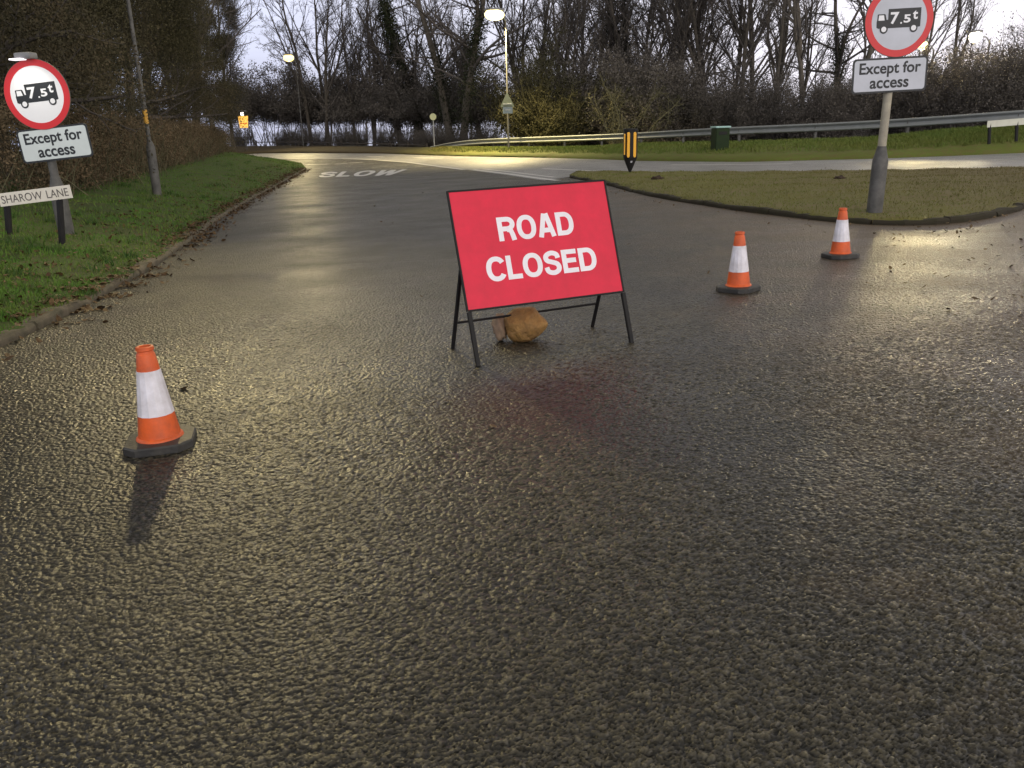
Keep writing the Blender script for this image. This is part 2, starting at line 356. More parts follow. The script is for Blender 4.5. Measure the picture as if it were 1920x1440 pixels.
M_white = mat('white_reflective', (.84, .84, .84), .4, noise=(3, .5, (.74, .75, .76)))
M_shadewhite = mat('shaded_white', (.56, .58, .63), .5, noise=(3, .8, (.46, .48, .51)))  # white darkened in its colour for the right sign, which no lantern lights
M_letter = mat('white_lettering', (.85, .82, .86), .4, noise=(6, .6, (.7, .67, .7)))
M_plate = mat('pale_plate', (.62, .68, .66), .4, noise=(3, .6, (.52, .56, .54)))
M_black = mat('black_paint', (.008, .008, .009), .6, spec=.25, noise=(9, .6, (.02, .017, .014)))
M_ink = mat('black_lettering', (.015, .017, .018), .5)
M_orange = mat('orange_plastic', (.74, .11, .011), .5, noise=(9, .85, (.38, .07, .02)), bump=(30, .0025))
M_sleeve = mat('white_sleeve', (.80, .78, .84), .3, noise=(9, .85, (.5, .47, .47)), bump=(12, .006))
M_rubber = mat('black_rubber', (.02, .02, .02), .55, noise=(11, .7, (.06, .055, .045)), bump=(40, .003))
M_bag = mat('brown_sandbag', (.34, .19, .05), .7, noise=(9, 1, (.14, .075, .024)), bump=(26, .03))
M_bagpale = mat('pale_sack_cloth', (.28, .2, .13), .8, noise=(9, .8, (.16, .11, .07)), bump=(60, .004))
M_steel = mat('galvanised_steel', (.34, .35, .36), .45, .5, noise=(3, .7, (.22, .23, .23)), bump=(30, .002))
M_post = mat('weathered_post', (.13, .125, .115), .65, .2, noise=(5, .9, (.05, .05, .045)), bump=(30, .003))
M_postpale = mat('pale_post_paint', (.40, .36, .26), .6, noise=(5, .9, (.22, .2, .16)))
M_yellow = mat('yellow_band', (.62, .34, .03), .5, noise=(12, .9, (.4, .2, .02)))
M_stripe = mat('amber_stripe', (.85, .42, .01), .4)
M_green = mat('dark_green_plastic', (.012, .026, .008), .65, noise=(4, .7, (.02, .035, .01)), spec=.2)
M_lid = mat('pale_green_lid', (.32, .5, .46), .5)
M_signback = mat('sign_back_grey', (.10, .12, .09), .6, noise=(3, .5, (.07, .085, .07)))
M_wood = mat('weathered_wood', (.05, .04, .03), .8, noise=(6, .8, (.025, .02, .016)), bump=(20, .01))
M_bark = mat('bare_bark', (.10, .083, .064), .9, noise=(3, .8, (.05, .045, .034)), bump=(6, .03), vary=.25)
M_twig = mat('bare_twigs', (.09, .077, .066), .9, noise=(1, .7, (.065, .056, .05)), vary=.2)
M_palebark = mat('lichen_bark', (.13, .12, .06), .9, noise=(4, .8, (.06, .055, .03)), bump=(6, .02))
M_ivy = leaf_mat('ivy_leaves', (.012, .018, .007), (.03, .034, .014), .9)
M_scrub = leaf_mat('scrub_leaves', (.085, .076, .067), (.13, .115, .098), .5)
M_olive = leaf_mat('olive_scrub', (.04, .036, .014), (.022, .022, .01), .6)
M_dense = leaf_mat('thicket_leaves', (.105, .092, .045), (.045, .043, .023), .55, .85)
M_dense2 = leaf_mat('thicket_brown', (.115, .09, .05), (.05, .045, .025), .55, .85)
M_hedge = leaf_mat('dead_hedge_leaves', (.21, .15, .085), (.11, .085, .05), .7, .85)
M_lampon = mat('lit_lamp', (1, .9, .6), .5, emit=((1, .82, .36), 3.5))
M_lampcool = mat('lit_lamp_white', (1, .95, .85), .5, emit=((1, .93, .75), 4))
M_lampamb = mat('lit_lamp_amber', (1, .8, .35), .5, emit=((1, .74, .22), 3))
M_litsign = mat('lit_yellow_sign', (.8, .45, .06), .5, emit=((1, .5, .08), .9), noise=(3, .8, (.85, .6, .2)))  # plate emission stands in for the lantern's light falling on it
M_grey = mat('lamp_housing', (.2, .2, .2), .5, .3)

# ------------------------------------------------------------------ ground, road, verges
def region(name, outline, zf, mat_, step, kind='structure', extra=(), skirt=0, smooth=True):
    """a sheet over a plan outline, filled with a grid of points, height from zf(x, y)"""
    pts = [Vector((p[0], p[1])) for p in outline]; dense = []
    for i, a in enumerate(pts):
        b = pts[(i+1) % len(pts)]; n = max(1, int((b-a).length/step))
        dense += [a.lerp(b, k/n) for k in range(n)]
    n = len(dense); xs = [p.x for p in dense]; ys = [p.y for p in dense]
    D = np.array([(p.x, p.y) for p in dense]); E2 = np.roll(D, -1, 0)
    gx, gy = np.meshgrid(np.arange(min(xs)+step*.5, max(xs), step), np.arange(min(ys)+step*.5, max(ys), step))
    P = np.stack([gx.ravel(), gy.ravel()], 1); P += np.random.default_rng(1).normal(0, step*.12, P.shape)
    ins = np.zeros(len(P), bool)
    for (x1, y1), (x2, y2) in zip(D, E2):
        c = (y1 > P[:, 1]) != (y2 > P[:, 1])
        with np.errstate(divide='ignore', invalid='ignore'):
            ins ^= c & (P[:, 0] < (x2-x1)*(P[:, 1]-y1)/(y2-y1) + x1)
    P = P[ins]
    dd = np.min(((P[:, None, :] - D[None])**2).sum(2), 1) if len(P)*n < 2e7 else np.ones(len(P))*9
    P = P[dd > (step*.45)**2]
    verts = dense + [Vector(p) for p in P]
    V, _, Fc, *_ = delaunay_2d_cdt(verts, [(i, (i+1) % n) for i in range(n)], [list(range(n))], 1, 1e-5)
    v = [(p.x, p.y, zf(p.x, p.y)) for p in V]; f = [tuple(q) for q in Fc]
    o = mk(name, v, f, mat_, kind=kind, smooth=smooth)
    if skirt:
        bm = bmesh.new(); bm.from_mesh(o.data)
        be = [e for e in bm.edges if len(e.link_faces) == 1]
        g = bmesh.ops.extrude_edge_only(bm, edges=be)
        for q in g['geom']:
            if isinstance(q, bmesh.types.BMVert): q.co.z -= skirt
        bmesh.ops.recalc_face_normals(bm, faces=bm.faces[:]); bm.to_mesh(o.data); bm.free()
    return o

KERB_PX = [(0, 664), (87, 627), (148, 585), (190, 553), (245, 532), (290, 503), (330, 471), (383, 430), (433, 395), (483, 367), (533, 340), (573, 316)]
kerb = [hit(*p) for p in KERB_PX]
k0 = kerb[0] + (kerb[0]-kerb[1]).normalized()*8; k0.z = G(k0.x, k0.y)
KL = [k0] + kerb
# smooth the kerb line a little
def resample(pts, step):
    out = [Vector(pts[0])]
    for a, b in zip(pts, pts[1:]):
        n = max(1, int((b-a).length/step)); out += [a.lerp(b, (k+1)/n) for k in range(n)]
    return out
def relax(pts, it=6):
    for _ in range(it):
        pts = [pts[0]] + [(pts[i-1]+pts[i]*2+pts[i+1])/4 for i in range(1, len(pts)-1)] + [pts[-1]]
    return pts
KL = relax(resample(KL, .5), 20)
for p in KL: p.z = G(p.x, p.y)
tip = [hit(*p) for p in [(566, 308), (545, 304), (517, 301), (467, 299), (430, 298)]]
LV = KL + tip
far_left = tip[-1]
KA = np.array([(p.x, p.y) for p in KL])
TA = np.array([(p.x, p.y) for p in KL[-6:]+tip])
def dist_to(A, x, y):
    a = A[:-1]; b = A[1:]; d = b-a; t = np.clip(((x-a[:, 0])*d[:, 0] + (y-a[:, 1])*d[:, 1])/((d**2).sum(1)+1e-9), 0, 1)
    return math.sqrt(np.min((a[:, 0]+t*d[:, 0]-x)**2 + (a[:, 1]+t*d[:, 1]-y)**2))
KT = np.vstack([KA, np.array([(p.x, p.y) for p in tip])])
def verge_z(x, y):
    d = dist_to(KT, x, y); e = max(0, d-.12)
    return G(x, y) + .065 + .21*min(e, 3.2) + .04*max(0, min(e-3.2, 8)) + .02*math.sin(x*2.3+y*1.1)*min(1, e) + .015*math.sin(x*5.1-y*3.3)*min(1, e)

# tarmac of the lane, one sheet running under the verges
lane = [(-9, -6), (16, -6), (16, 12), (24, 14), (24, 22), (10, 30), (5, 50), (-14, 78), (-60, 118), (-70, 100), (-24, 48), (-12, 24)]
region('lane_road', lane, G, M_road, 1.0)

def chips(x, y, cell):
    """height 0..1 of rounded stone chips, one jittered chip per cell"""
    def h(i, j, k): 
        q = np.sin(i*127.1+j*311.7+k*74.7)*43758.5453; return q-np.floor(q)
    u, v = x/cell, y/cell; i0, j0 = np.floor(u), np.floor(v); best = np.full(u.shape, 9.); sec = np.full(u.shape, 9.); hh = np.zeros(u.shape); tl = np.zeros(u.shape)
    for di in (-1, 0, 1):
        for dj in (-1, 0, 1):
            i, j = i0+di, j0+dj; du, dv = u-i-.1-.8*h(i, j, 1), v-j-.1-.8*h(i, j, 2); d = np.sqrt(du**2 + dv**2)
            nb = d < best; sec = np.where(nb, best, np.minimum(sec, d)); hh = np.where(nb, h(i, j, 3), hh); tl = np.where(nb, du*(h(i, j, 4)-.5) + dv*(h(i, j, 5)-.5), tl); best = np.where(nb, d, best)
    edge = np.clip((sec-best)/.30, 0, 1); return edge*(2-edge)*np.clip(.3+.6*hh+1.1*tl, .08, 1.15)
def near_tarmac():
    """the coarse stone dressing close by, modelled as real relief on the same tarmac"""
    ys = 1.25*np.exp(np.arange(0, 2.06, .0024)); us = np.arange(-.86, .861, .0026)
    Y, U = np.meshgrid(ys, us, indexing='ij'); X = U*(Y+.25)
    wx = X + .006*np.sin(Y*210+X*90)+.004*np.sin(X*330-Y*60); wy = Y + .006*np.sin(X*190-Y*70)
    hgt = chips(wx, wy, .0158)*.0112 + chips(wx*1.3+7, wy*1.3+3, .0105)*.0032
    patch = .75+.25*np.sin(X*2.1+1.3*np.sin(Y*1.7))*np.sin(Y*1.3+.8*np.sin(X*2.3)); hgt *= patch
    fade = np.clip((ys[-1]-.3-Y)/5, 0, 1)*np.clip((.86-np.abs(U))/.06, 0, 1)
    Z = PA*X + PB*Y + .0045 - .0035 + hgt*fade + .0035*(1-.0*fade)
    nr, ncol = Y.shape; idx = np.arange(nr*ncol).reshape(nr, ncol)
    f = np.stack([idx[:-1, :-1].ravel(), idx[:-1, 1:].ravel(), idx[1:, 1:].ravel(), idx[1:, :-1].ravel()], 1)
    me = raw('lane_surface', np.stack([X, Y, Z], 2).reshape(-1, 3), f, M_near, True)
    at_ = me.attributes.new('chip', 'FLOAT', 'POINT'); at_.data.foreach_set('value', np.clip(hgt/.0108, 0, 1).ravel().astype(np.float32)); at_ = me.attributes.new('relief', 'FLOAT', 'POINT'); at_.data.foreach_set('value', fade.ravel().astype(np.float32)); link('lane_surface', me, kind='structure')
near_tarmac()
NEAR = [hit(*p) for p in [(1068, 332), (1085, 327.5), (1179, 328), (1271, 330), (1396, 331), (1640, 328), (1920, 323)]]
NEAR += [NEAR[-1] + (NEAR[-1]-NEAR[-2]).normalized()*14]
FARE_PX = [(400, 293), (440, 291), (480, 288), (567, 287), (717, 288), (767, 290), (867, 293.5), (1017, 296), (1125, 299), (1198, 302), (1396, 304), (1638, 298), (1780, 293), (1920, 287)]
FARE = [hit(*p) for p in FARE_PX]; FARE += [FARE[-1] + (FARE[-1]-FARE[-2]).normalized()*14]
GIVE = [hit(*p) for p in [(480, 297.5), (640, 298), (700, 300), (767, 305), (850, 316), (887, 320), (960, 330), (1020, 339)]]
def lift(h): return lambda x, y: G(x, y)+h
main_out = [tuple(p)[:2] for p in NEAR] + [tuple(p)[:2] for p in FARE[::-1]] + [tuple(hit(400, 298))[:2]] + [tuple(p)[:2] for p in GIVE]
region('main_road', main_out, lift(.004), M_main, .8)

# left verge
back = []
for p in (LV[::-1]):
    pass
vout = [tuple(p)[:2] for p in LV] + [(-34, 62), (-30, 45), (-24, 30), (-19, 18), (-15, 6), (-14, -8)]
region('left_verge', vout, verge_z, M_verge, .35, skirt=.25)

# island on the right
ISL_PX = [(1070, 333.5), (1133, 345), (1208, 366), (1292, 381), (1396, 397), (1492, 408), (1571, 419), (1640, 425), (1700, 427), (1767, 426), (1858, 412), (1920, 391)]
isl = [hit(*p) for p in ISL_PX]
e = isl[-1] + (isl[-1]-isl[-2]).normalized()*9
ISL = relax(resample(isl, .4), 5)
IA = np.array([(p.x, p.y) for p in ISL])
def island_z(x, y):
    d = dist_to(IA, x, y); e_ = min(1, max(0, d-.1))
    return G(x, y) + .062 + .05*min(d, 2)*.6 + e_*(.018*math.sin(x*1.7+y*2.9) + .012*math.sin(x*4.3-y*2.1))
iout = [tuple(p)[:2] for p in ISL] + [(e.x, e.y)] + [tuple(p)[:2] for p in NEAR[::-1]]
region('island_verge', iout, island_z, M_island, .35, skirt=.25)

def kerb_strip(name, line, mat_, wdt, hgt, zb, stone=.9, side=1, rough=0):
    """kerb stones laid end to end along a line"""
    mb = MB(); rng = random.Random(4); pts = resample(line, .15); acc = 0; cur = [pts[0]]
    def stone_(seg):
        if len(seg) < 2: return
        dz = rng.uniform(-.012, .012); off = rng.uniform(-.012, .012); v = []
        prof = [(-.035, -.15), (-.035, hgt*.5), (-.03, hgt-.02), (-.012, hgt), (wdt-.01, hgt), (wdt, hgt-.01), (wdt, -.15)]
        for i, p in enumerate(seg):
            t = (seg[min(i+1, len(seg)-1)] - seg[max(i-1, 0)]); t.z = 0; t.normalize(); nrm = Vector((-t.y, t.x, 0))*side
            wob_ = rough*(math.sin(p.x*7.3+p.y*5.1)+.6*math.sin(p.x*17-p.y*13))
            for a, z in prof: v.append((p.x+nrm.x*(a+off+wob_*.6), p.y+nrm.y*(a+off+wob_*.6), G(p.x, p.y)+z+dz+(wob_*.8 if z > 0 else 0)))
        m = len(prof); f = []
        for i in range(len(seg)-1):
            for k in range(m-1): f.append((i*m+k, i*m+k+1, (i+1)*m+k+1, (i+1)*m+k))
        f += [tuple(range(m)), tuple((len(seg)-1)*m+k for k in range(m))[::-1]]
        mb.add(v, f)
    for a, b in zip(pts, pts[1:]):
        acc += (b-a).length
        if acc >= stone:
            bb = a.lerp(b, .9); stone_(cur+[bb]); cur = [b]; acc = 0
        else: cur.append(b)
    stone_(cur)
    return mb.obj(name, mat_, kind='structure')
kerb_strip('left_kerb', KL, M_kerb, .12, .07, 0, rough=.014)
kerb_strip('island_kerb', ISL, M_kerb2, .10, .068, 0, side=1, rough=.012)

# far verge: road edge -> rail or fence line -> falling away to the flooded field
ROW1 = [(380, 275, 84), (440, 274, 82), (560, 273, 78), (700, 275, 69), (767, 276, 64), (815, 276, 60), (867, 277, 57), (1017, 278, 50), (1125, 276, 46), (1198, 270, 42.5), (1396, 267, 36.5), (1638, 260, 33), (1780, 245, 31), (1920, 236, 29.5)]
r1 = [at(*p) for p in ROW1]; r1 += [r1[-1] + (r1[-1]-r1[-2]).normalized()*14]
rows = [[p - Vector((0, 0, .3)) for p in FARE], [p + Vector((0, 0, .07)) for p in FARE]]
for k in (.2, .4, .6, .8, 1.0):
    rows.append([a.lerp(b, k) + Vector((0, 0, .10*math.sin(math.pi*k) + .07*(1-k))) for a, b in zip(FARE, r1)])
for dy, dz in ((2, -.1), (6, -.5), (14, -.9), (30, -1.6)):
    rows.append([p + Vector((dy*.35, dy, dz)) for p in r1])
nc = len(FARE)
def subdiv(rows, m):
    out = []
    for r_ in rows:
        q = []
        for a, b in zip(r_, r_[1:]): q += [a.lerp(b, k/m) for k in range(m)]
        out.append(relax(q+[r_[-1]], 6))
    return out
FV = subdiv(rows, 10); nn = len(FV[0])
rg = np.random.default_rng(3)
vv = [tuple(p + Vector((0, 0, rg.normal(0, .02 if 1 < i < 7 else 0)))) for i, r_ in enumerate(FV) for p in r_]
ff = [(i*nn+k, i*nn+k+1, (i+1)*nn+k+1, (i+1)*nn+k) for i in range(len(FV)-1) for k in range(nn-1)]
mk('far_verge', vv, ff, M_far, kind='structure', smooth=True)

# ground to the horizon and the flood
def terr():
    xs = np.concatenate([np.linspace(-900, -60, 12), np.linspace(-50, 60, 45), np.linspace(75, 900, 12)])
    ys = np.concatenate([np.linspace(-60, -8, 6), np.linspace(-5, 110, 50), np.linspace(130, 1500, 14)])
    v = []
    for y in ys:
        for x in xs:
            z = G(x, y) - .35
            if x < -14 or y > 60: z -= 0
            if y > 40: z = min(z, -.3)
            if y > 90: z = min(z, -1.6)
            v.append((x, y, z))
    n = len(xs); f = [(j*n+i, j*n+i+1, (j+1)*n+i+1, (j+1)*n+i) for j in range(len(ys)-1) for i in range(n-1)]
    mk('ground', v, f, M_soil, kind='structure', smooth=True)
terr()
mk('flood_water', [(-260, 84, -.12), (30, 84, -.12), (260, 90, -.12), (700, 900, -.12), (-700, 900, -.12)], [(0, 1, 2, 3, 4)], M_water, kind='structure')
pp = [at(1500, 258, 42), at(1570, 262, 40), at(1660, 258, 40), at(1700, 250, 44)]
zw = .30
mk('flood_pool', [(7, 41, zw), (13, 36.5, zw), (22, 36.5, zw), (60, 118, zw), (20, 118, zw)], [(0, 1, 2, 3)], M_water, kind='structure')

# painted markings
def ribbon(name, px, wd, h=.009, m=M_paint, breaks=None):
    pts = relax(resample([hit(*p) for p in px], .6), 3); v = []; f = []
    for i, p in enumerate(pts):
        t = pts[min(i+1, len(pts)-1)] - pts[max(i-1, 0)]; t.z = 0; t.normalize(); q = Vector((-t.y, t.x, 0))*wd/2
        for sgn in (-1, 1):
            a = p+q*sgn; v.append((a.x, a.y, G(a.x, a.y)+h))
    for i in range(len(pts)-1):
        f.append((2*i, 2*i+1, 2*i+3, 2*i+2))
    return mk(name, v, f, m, kind='structure')
ribbon('edge_marking', [(480, 297.2), (640, 297.6), (700, 299.8), (767, 304.8), (850, 316), (870, 318.3)], .22)
ribbon('edge_marking', [(887, 318.5), (950, 326), (1020, 336), (1046, 339)], .2)
ribbon('edge_marking', [(905, 317), (965, 323.5), (1040, 333)], .14)
ribbon('dashed_marking', [(575, 309), (617, 308)], .3)
ribbon('dashed_marking', [(628, 308), (652, 306.5)], .3)
ribbon('dashed_marking', [(655, 306), (680, 304.5)], .3)
ribbon('centre_marking', [(1017, 316.5), (1080, 319.5), (1172, 324)], .22)
ribbon('centre_marking', [(1258, 309.5), (1330, 309.5), (1400, 308.5), (1485, 308)], .22)
ribbon('centre_marking', [(775, 296), (830, 297)], .3)
ribbon('centre_marking', [(688, 294), (720, 294)], .3)
def slow():
    mb = sans('SLOW', 1, 1, .2, .12)
    BL, BR, TL, TR = [hit(*p) for p in ((596, 333), (738, 329), (604, 323.5), (763, 318))]
    o = mb.obj('slow_marking', M_paint, kind='structure')
    for q in o.data.vertices:
        u, v, k = q.co.x, q.co.z, q.co.y
        p = (BL*(1-u)+BR*u)*(1-v) + (TL*(1-u)+TR*u)*v
        q.co = Vector((p.x, p.y, G(p.x, p.y)+.012-min(k*3, .006)))
slow()

# ------------------------------------------------------------------ grass, dead leaves
def blades(name, pts, h, wd, mat_, seed, lean=.5):
    """pts: (n,3); one mesh of bent blades"""
    rng = np.random.default_rng(seed); n = len(pts); a = rng.uniform(0, 2*np.pi, n); hh = h*rng.uniform(.5, 1.35, n)
    wv = np.stack([np.cos(a), np.sin(a), np.zeros(n)], 1)*(wd*rng.uniform(.6, 1.3, n))[:, None]
    b = rng.uniform(0, 2*np.pi, n); ln = np.stack([np.cos(b), np.sin(b), np.zeros(n)], 1)*(hh*lean*rng.uniform(.2, 1.3, n))[:, None]
    up = np.zeros((n, 3)); up[:, 2] = hh
    v = np.stack([pts-wv, pts+wv, pts+up*.6+ln*.4+wv*.7, pts+up*.6+ln*.4-wv*.7, pts+up+ln], 1).reshape(-1, 3)
    i = np.arange(n)*5
    me = bpy.data.meshes.new(name); me.vertices.add(len(v)); me.vertices.foreach_set('co', v.ravel())
    lp = np.stack([i, i+1, i+2, i+3, i+3, i+2, i+4], 1).ravel(); me.loops.add(len(lp)); me.loops.foreach_set('vertex_index', lp)
    me.polygons.add(2*n); st = np.stack([np.arange(n)*7, np.arange(n)*7+4], 1).ravel(); me.polygons.foreach_set('loop_start', st)
    me.update(calc_edges=True); me.validate()
    return link(name, me, mat_, kind='stuff')
def scatter_verge(n, seed):
    rng = np.random.default_rng(seed); out = []
    K = resample(KL+tip, .3)
    # denser close by
    wts = np.array([1/max(5, p.y)**1.1 for p in K]); wts[np.array([p.y < 4 for p in K])] = 0; wts /= wts.sum()
    idx = rng.choice(len(K)-1, n, p=wts[:-1]/wts[:-1].sum())
    d = rng.beta(1.05, 1.5, n)*4.6 + .02
    for i, dd in zip(idx, d):
        t = K[i+1]-K[i]; t.z = 0; t.normalize(); p = K[i].lerp(K[i+1], rng.random())
        x, y = p.x - t.y*dd, p.y + t.x*dd
        out.append((x, y, 0))
    out = np.array(out)
    # thin out in worn patches
    keep = (np.sin(out[:, 0]*1.9+out[:, 1]*.8)+np.sin(out[:, 0]*.9-out[:, 1]*1.7) > -1.2) | (rng.random(n) < .35)
    out = out[keep]
    out[:, 2] = [verge_z(x, y)-.01 for x, y, _ in out]
    return out
blades('verge_grass', scatter_verge(70000, 5), .05, .006, M_blade, 1)
def tufts(n, per, seed):
    rng = np.random.default_rng(seed); c = scatter_verge(n, seed); i = rng.integers(0, len(c), n*per); p = c[i] + np.concatenate([rng.normal(0, .07, (n*per, 2)), np.zeros((n*per, 1))], 1); return p
blades('verge_tufts', tufts(380, 22, 15), .10, .006, leaf_mat('tuft_blades', (.03, .075, .012), (.06, .10, .02), 2, .6, 0), 6, .8)
def scatter_poly(poly, n, seed, zf):
    P = np.array([(p[0], p[1]) for p in poly]); rng = np.random.default_rng(seed); lo, hi = P.min(0), P.max(0); out = []
    Q = rng.uniform(lo, hi, (n*3, 2)); ins = np.zeros(len(Q), bool)
    for (x1, y1), (x2, y2) in zip(P, np.roll(P, -1, 0)):
        c = (y1 > Q[:, 1]) != (y2 > Q[:, 1])
        with np.errstate(divide='ignore', invalid='ignore'): ins ^= c & (Q[:, 0] < (x2-x1)*(Q[:, 1]-y1)/(y2-y1)+x1)
    Q = Q[ins][:n]
    return np.array([(x, y, zf(x, y)-.008) for x, y in Q])
blades('island_grass', scatter_poly(iout, 42000, 8, island_z), .035, .006, M_blade2, 2, .9)
def scatter_far(n, seed):
    rng = np.random.default_rng(seed); out = []
    for _ in range(n):
        i = rng.integers(int(nn*.38), nn-1); r_ = 2+rng.random()**.8*4.9; j = int(r_); fr = r_-j; u = rng.random()
        a = FV[j][i].lerp(FV[j][i+1], u); b = FV[j+1][i].lerp(FV[j+1][i+1], u); out.append(a.lerp(b, fr))
    return np.array([tuple(p) for p in out])
M_blade3 = leaf_mat('bank_grass_blades', (.13, .15, .03), (.10, .145, .026), .8, .6, 0); browner(M_blade3, -9, 3, (.07, .045, .02))
blades('far_grass', scatter_far(45000, 9), .11, .012, M_blade3, 3)
def litter(name, pts, size, mat_, seed):
    rng = np.random.default_rng(seed); n = len(pts); v = []; f = []
    for p in pts:
        a = rng.uniform(0, 2*math.pi); s_ = size*rng.uniform(.5, 1.3); t = rng.normal(0, .35, 2); c, s2 = math.cos(a), math.sin(a); k = len(v)
        for (x, y) in ((-1, 0), (-.3, -.55), (.5, -.45), (1, 0), (.4, .5), (-.4, .5)):
            X, Y = (x*c-y*s2)*s_, (x*s2+y*c)*s_; v.append((p[0]+X, p[1]+Y, p[2]+.012+X*t[0]+Y*t[1]+rng.uniform(0, .3)*s_))
        f += [(k, k+1, k+2, k+3), (k, k+3, k+4, k+5)]
    return mk(name, v, f, mat_, kind='stuff')
litter('verge_leaves', scatter_verge(2600, 31) + np.array([0, 0, .03]), .024, M_litter, 7)
rng = np.random.default_rng(11); lp = []
for _ in range(13000):
    i = rng.integers(4, len(KL)-2); p = KL[i]; t = KL[i+1]-KL[i]; t.z = 0; t.normalize()
    if math.sin(p.x*3.1+p.y*1.7)+rng.normal(0, .8) < -.4: continue
    d = rng.normal(.01, .15) if rng.random() < .8 else rng.uniform(.1, 1.5)
    x, y = p.x - t.y*d + rng.normal(0, .1), p.y + t.x*d + rng.normal(0, .1)
    d2 = d
    lp.append((x, y, verge_z(x, y) if d > .14 else (G(x, y)+.1 if d > 0 else G(x, y))))
litter('leaf_litter', lp, .032, M_litter, 1)
lp = []
for _ in range(12000):
    x, y = rng.uniform(-3, 10), rng.uniform(3, 26); d = dist_to(IA, x, y)
    if rng.random() < .004 or (d < .5 and rng.random() < .25) or rng.random() < .5*min(1, max(0, x-2.7-.14*(y-6))/1.8)*(1 if y < 14 else 0): lp.append((x, y, G(x, y)+.004))
lp = [p for p in lp if p[0] > -3.2]
litter('road_grit', [p for p in lp if not (p[1] > 9 and dist_to(IA, p[0], p[1]) < 3 and p[2] > 9)], .024, M_grit, 2)

# ------------------------------------------------------------------ ROAD CLOSED sign
def road_closed():
    fl, fr = hit(901, 690), hit(1186, 646)
    base = (fl+fr)/2; ax = (fr-fl); W = ax.length; yaw = math.atan2(ax.y, ax.x)
    t = root('road_closed_sign', base, 'red road closed board on a black folding frame in mid lane', 'road sign')
    ux = ax.normalized()
    # plane of the board: through the two front feet and the two upper corners of the photo
    best = None
    for k in range(400):
        ln = .05 + k*.001
        bk = Vector((0, 0, 1)).cross(ux).normalized(); upn = Vector(NRM).normalized()
        uz = (upn*math.cos(ln) + bk*math.sin(ln)).normalized()
        tot = 0
        for P, px in ((fl+uz*1.105, (838, 350)), (fr+uz*1.105, (1132, 336)), (fl+uz*.35, (881, 588)), (fr+uz*.35, (1168, 551))):
            d = P-Vector(CAM); z = d.dot(Vector(CF)); tot += (960+F*d.dot(Vector(CR))/z-px[0])**2 + (720-F*d.dot(Vector(CU))/z-px[1])**2
        if best is None or tot < best[0]: best = (tot, uz, ln)
    uz = best[1]; print('sign lean', best[2], best[0], 'W', W)
    uy = uz.cross(ux).normalized()
    m3 = Matrix((ux, uy, uz)).transposed().to_4x4()
    t.matrix_world = Matrix.Translation(base) @ m3
    z0, z1 = .35, 1.105; hw = W/2
    p = MB().box((-.012, 0, (z0+z1)/2), (W+.016, .012, z1-z0-.014)).obj('sign_panel', M_red, t)
    for txt, zc, wd, xc in (('ROAD', .838, .525, -.008), ('CLOSED', .592, .765, -.008)):
        sans(txt, wd, .152).xf(Matrix.Translation((xc-wd/2, -.0065, zc-.076))).obj('lettering', M_letter, p)
    fm = MB()
    for sx in (-1, 1): fm.box((sx*(hw+.011)-.012, -.001, (z0+z1)/2), (.012, .018, z1-z0), bev=.002)
    fm.box((-.012, -.001, z1-.005), (W+.008, .0175, .012), bev=.002); fm.box((-.012, -.001, z0+.003), (W+.008, .0175, .011), bev=.002)
    fm.obj('frame', M_black, t)
    for sx in (-1, 1):
        MB().box((sx*(hw+.004)-.010, -.002, z0/2+.0), (.026, .026, z0-.01), bev=.003).obj('leg', M_black, t)
    # rear legs, hinged on the frame half way up
    inv = t.matrix_world.inverted()
    for px, sx, zt in (((849, 657), -1, .70), ((1110, 616), 1, .70)):
        foot = inv @ hit(*px); top = Vector((sx*(hw-.012), .022, zt))
        MB().tube([foot, top], .014, 6).obj('leg', M_black, t)
    a0 = inv @ hit(849, 657); b0 = inv @ hit(1110, 616); ta = Vector((-(hw-.012), .022, .70)); tb = Vector((hw-.012, .022, .70))
    MB().tube([a0.lerp(ta, .30), b0.lerp(tb, .30)], .008, 8).obj('crossbar', M_black, t)
    return t
road_closed()

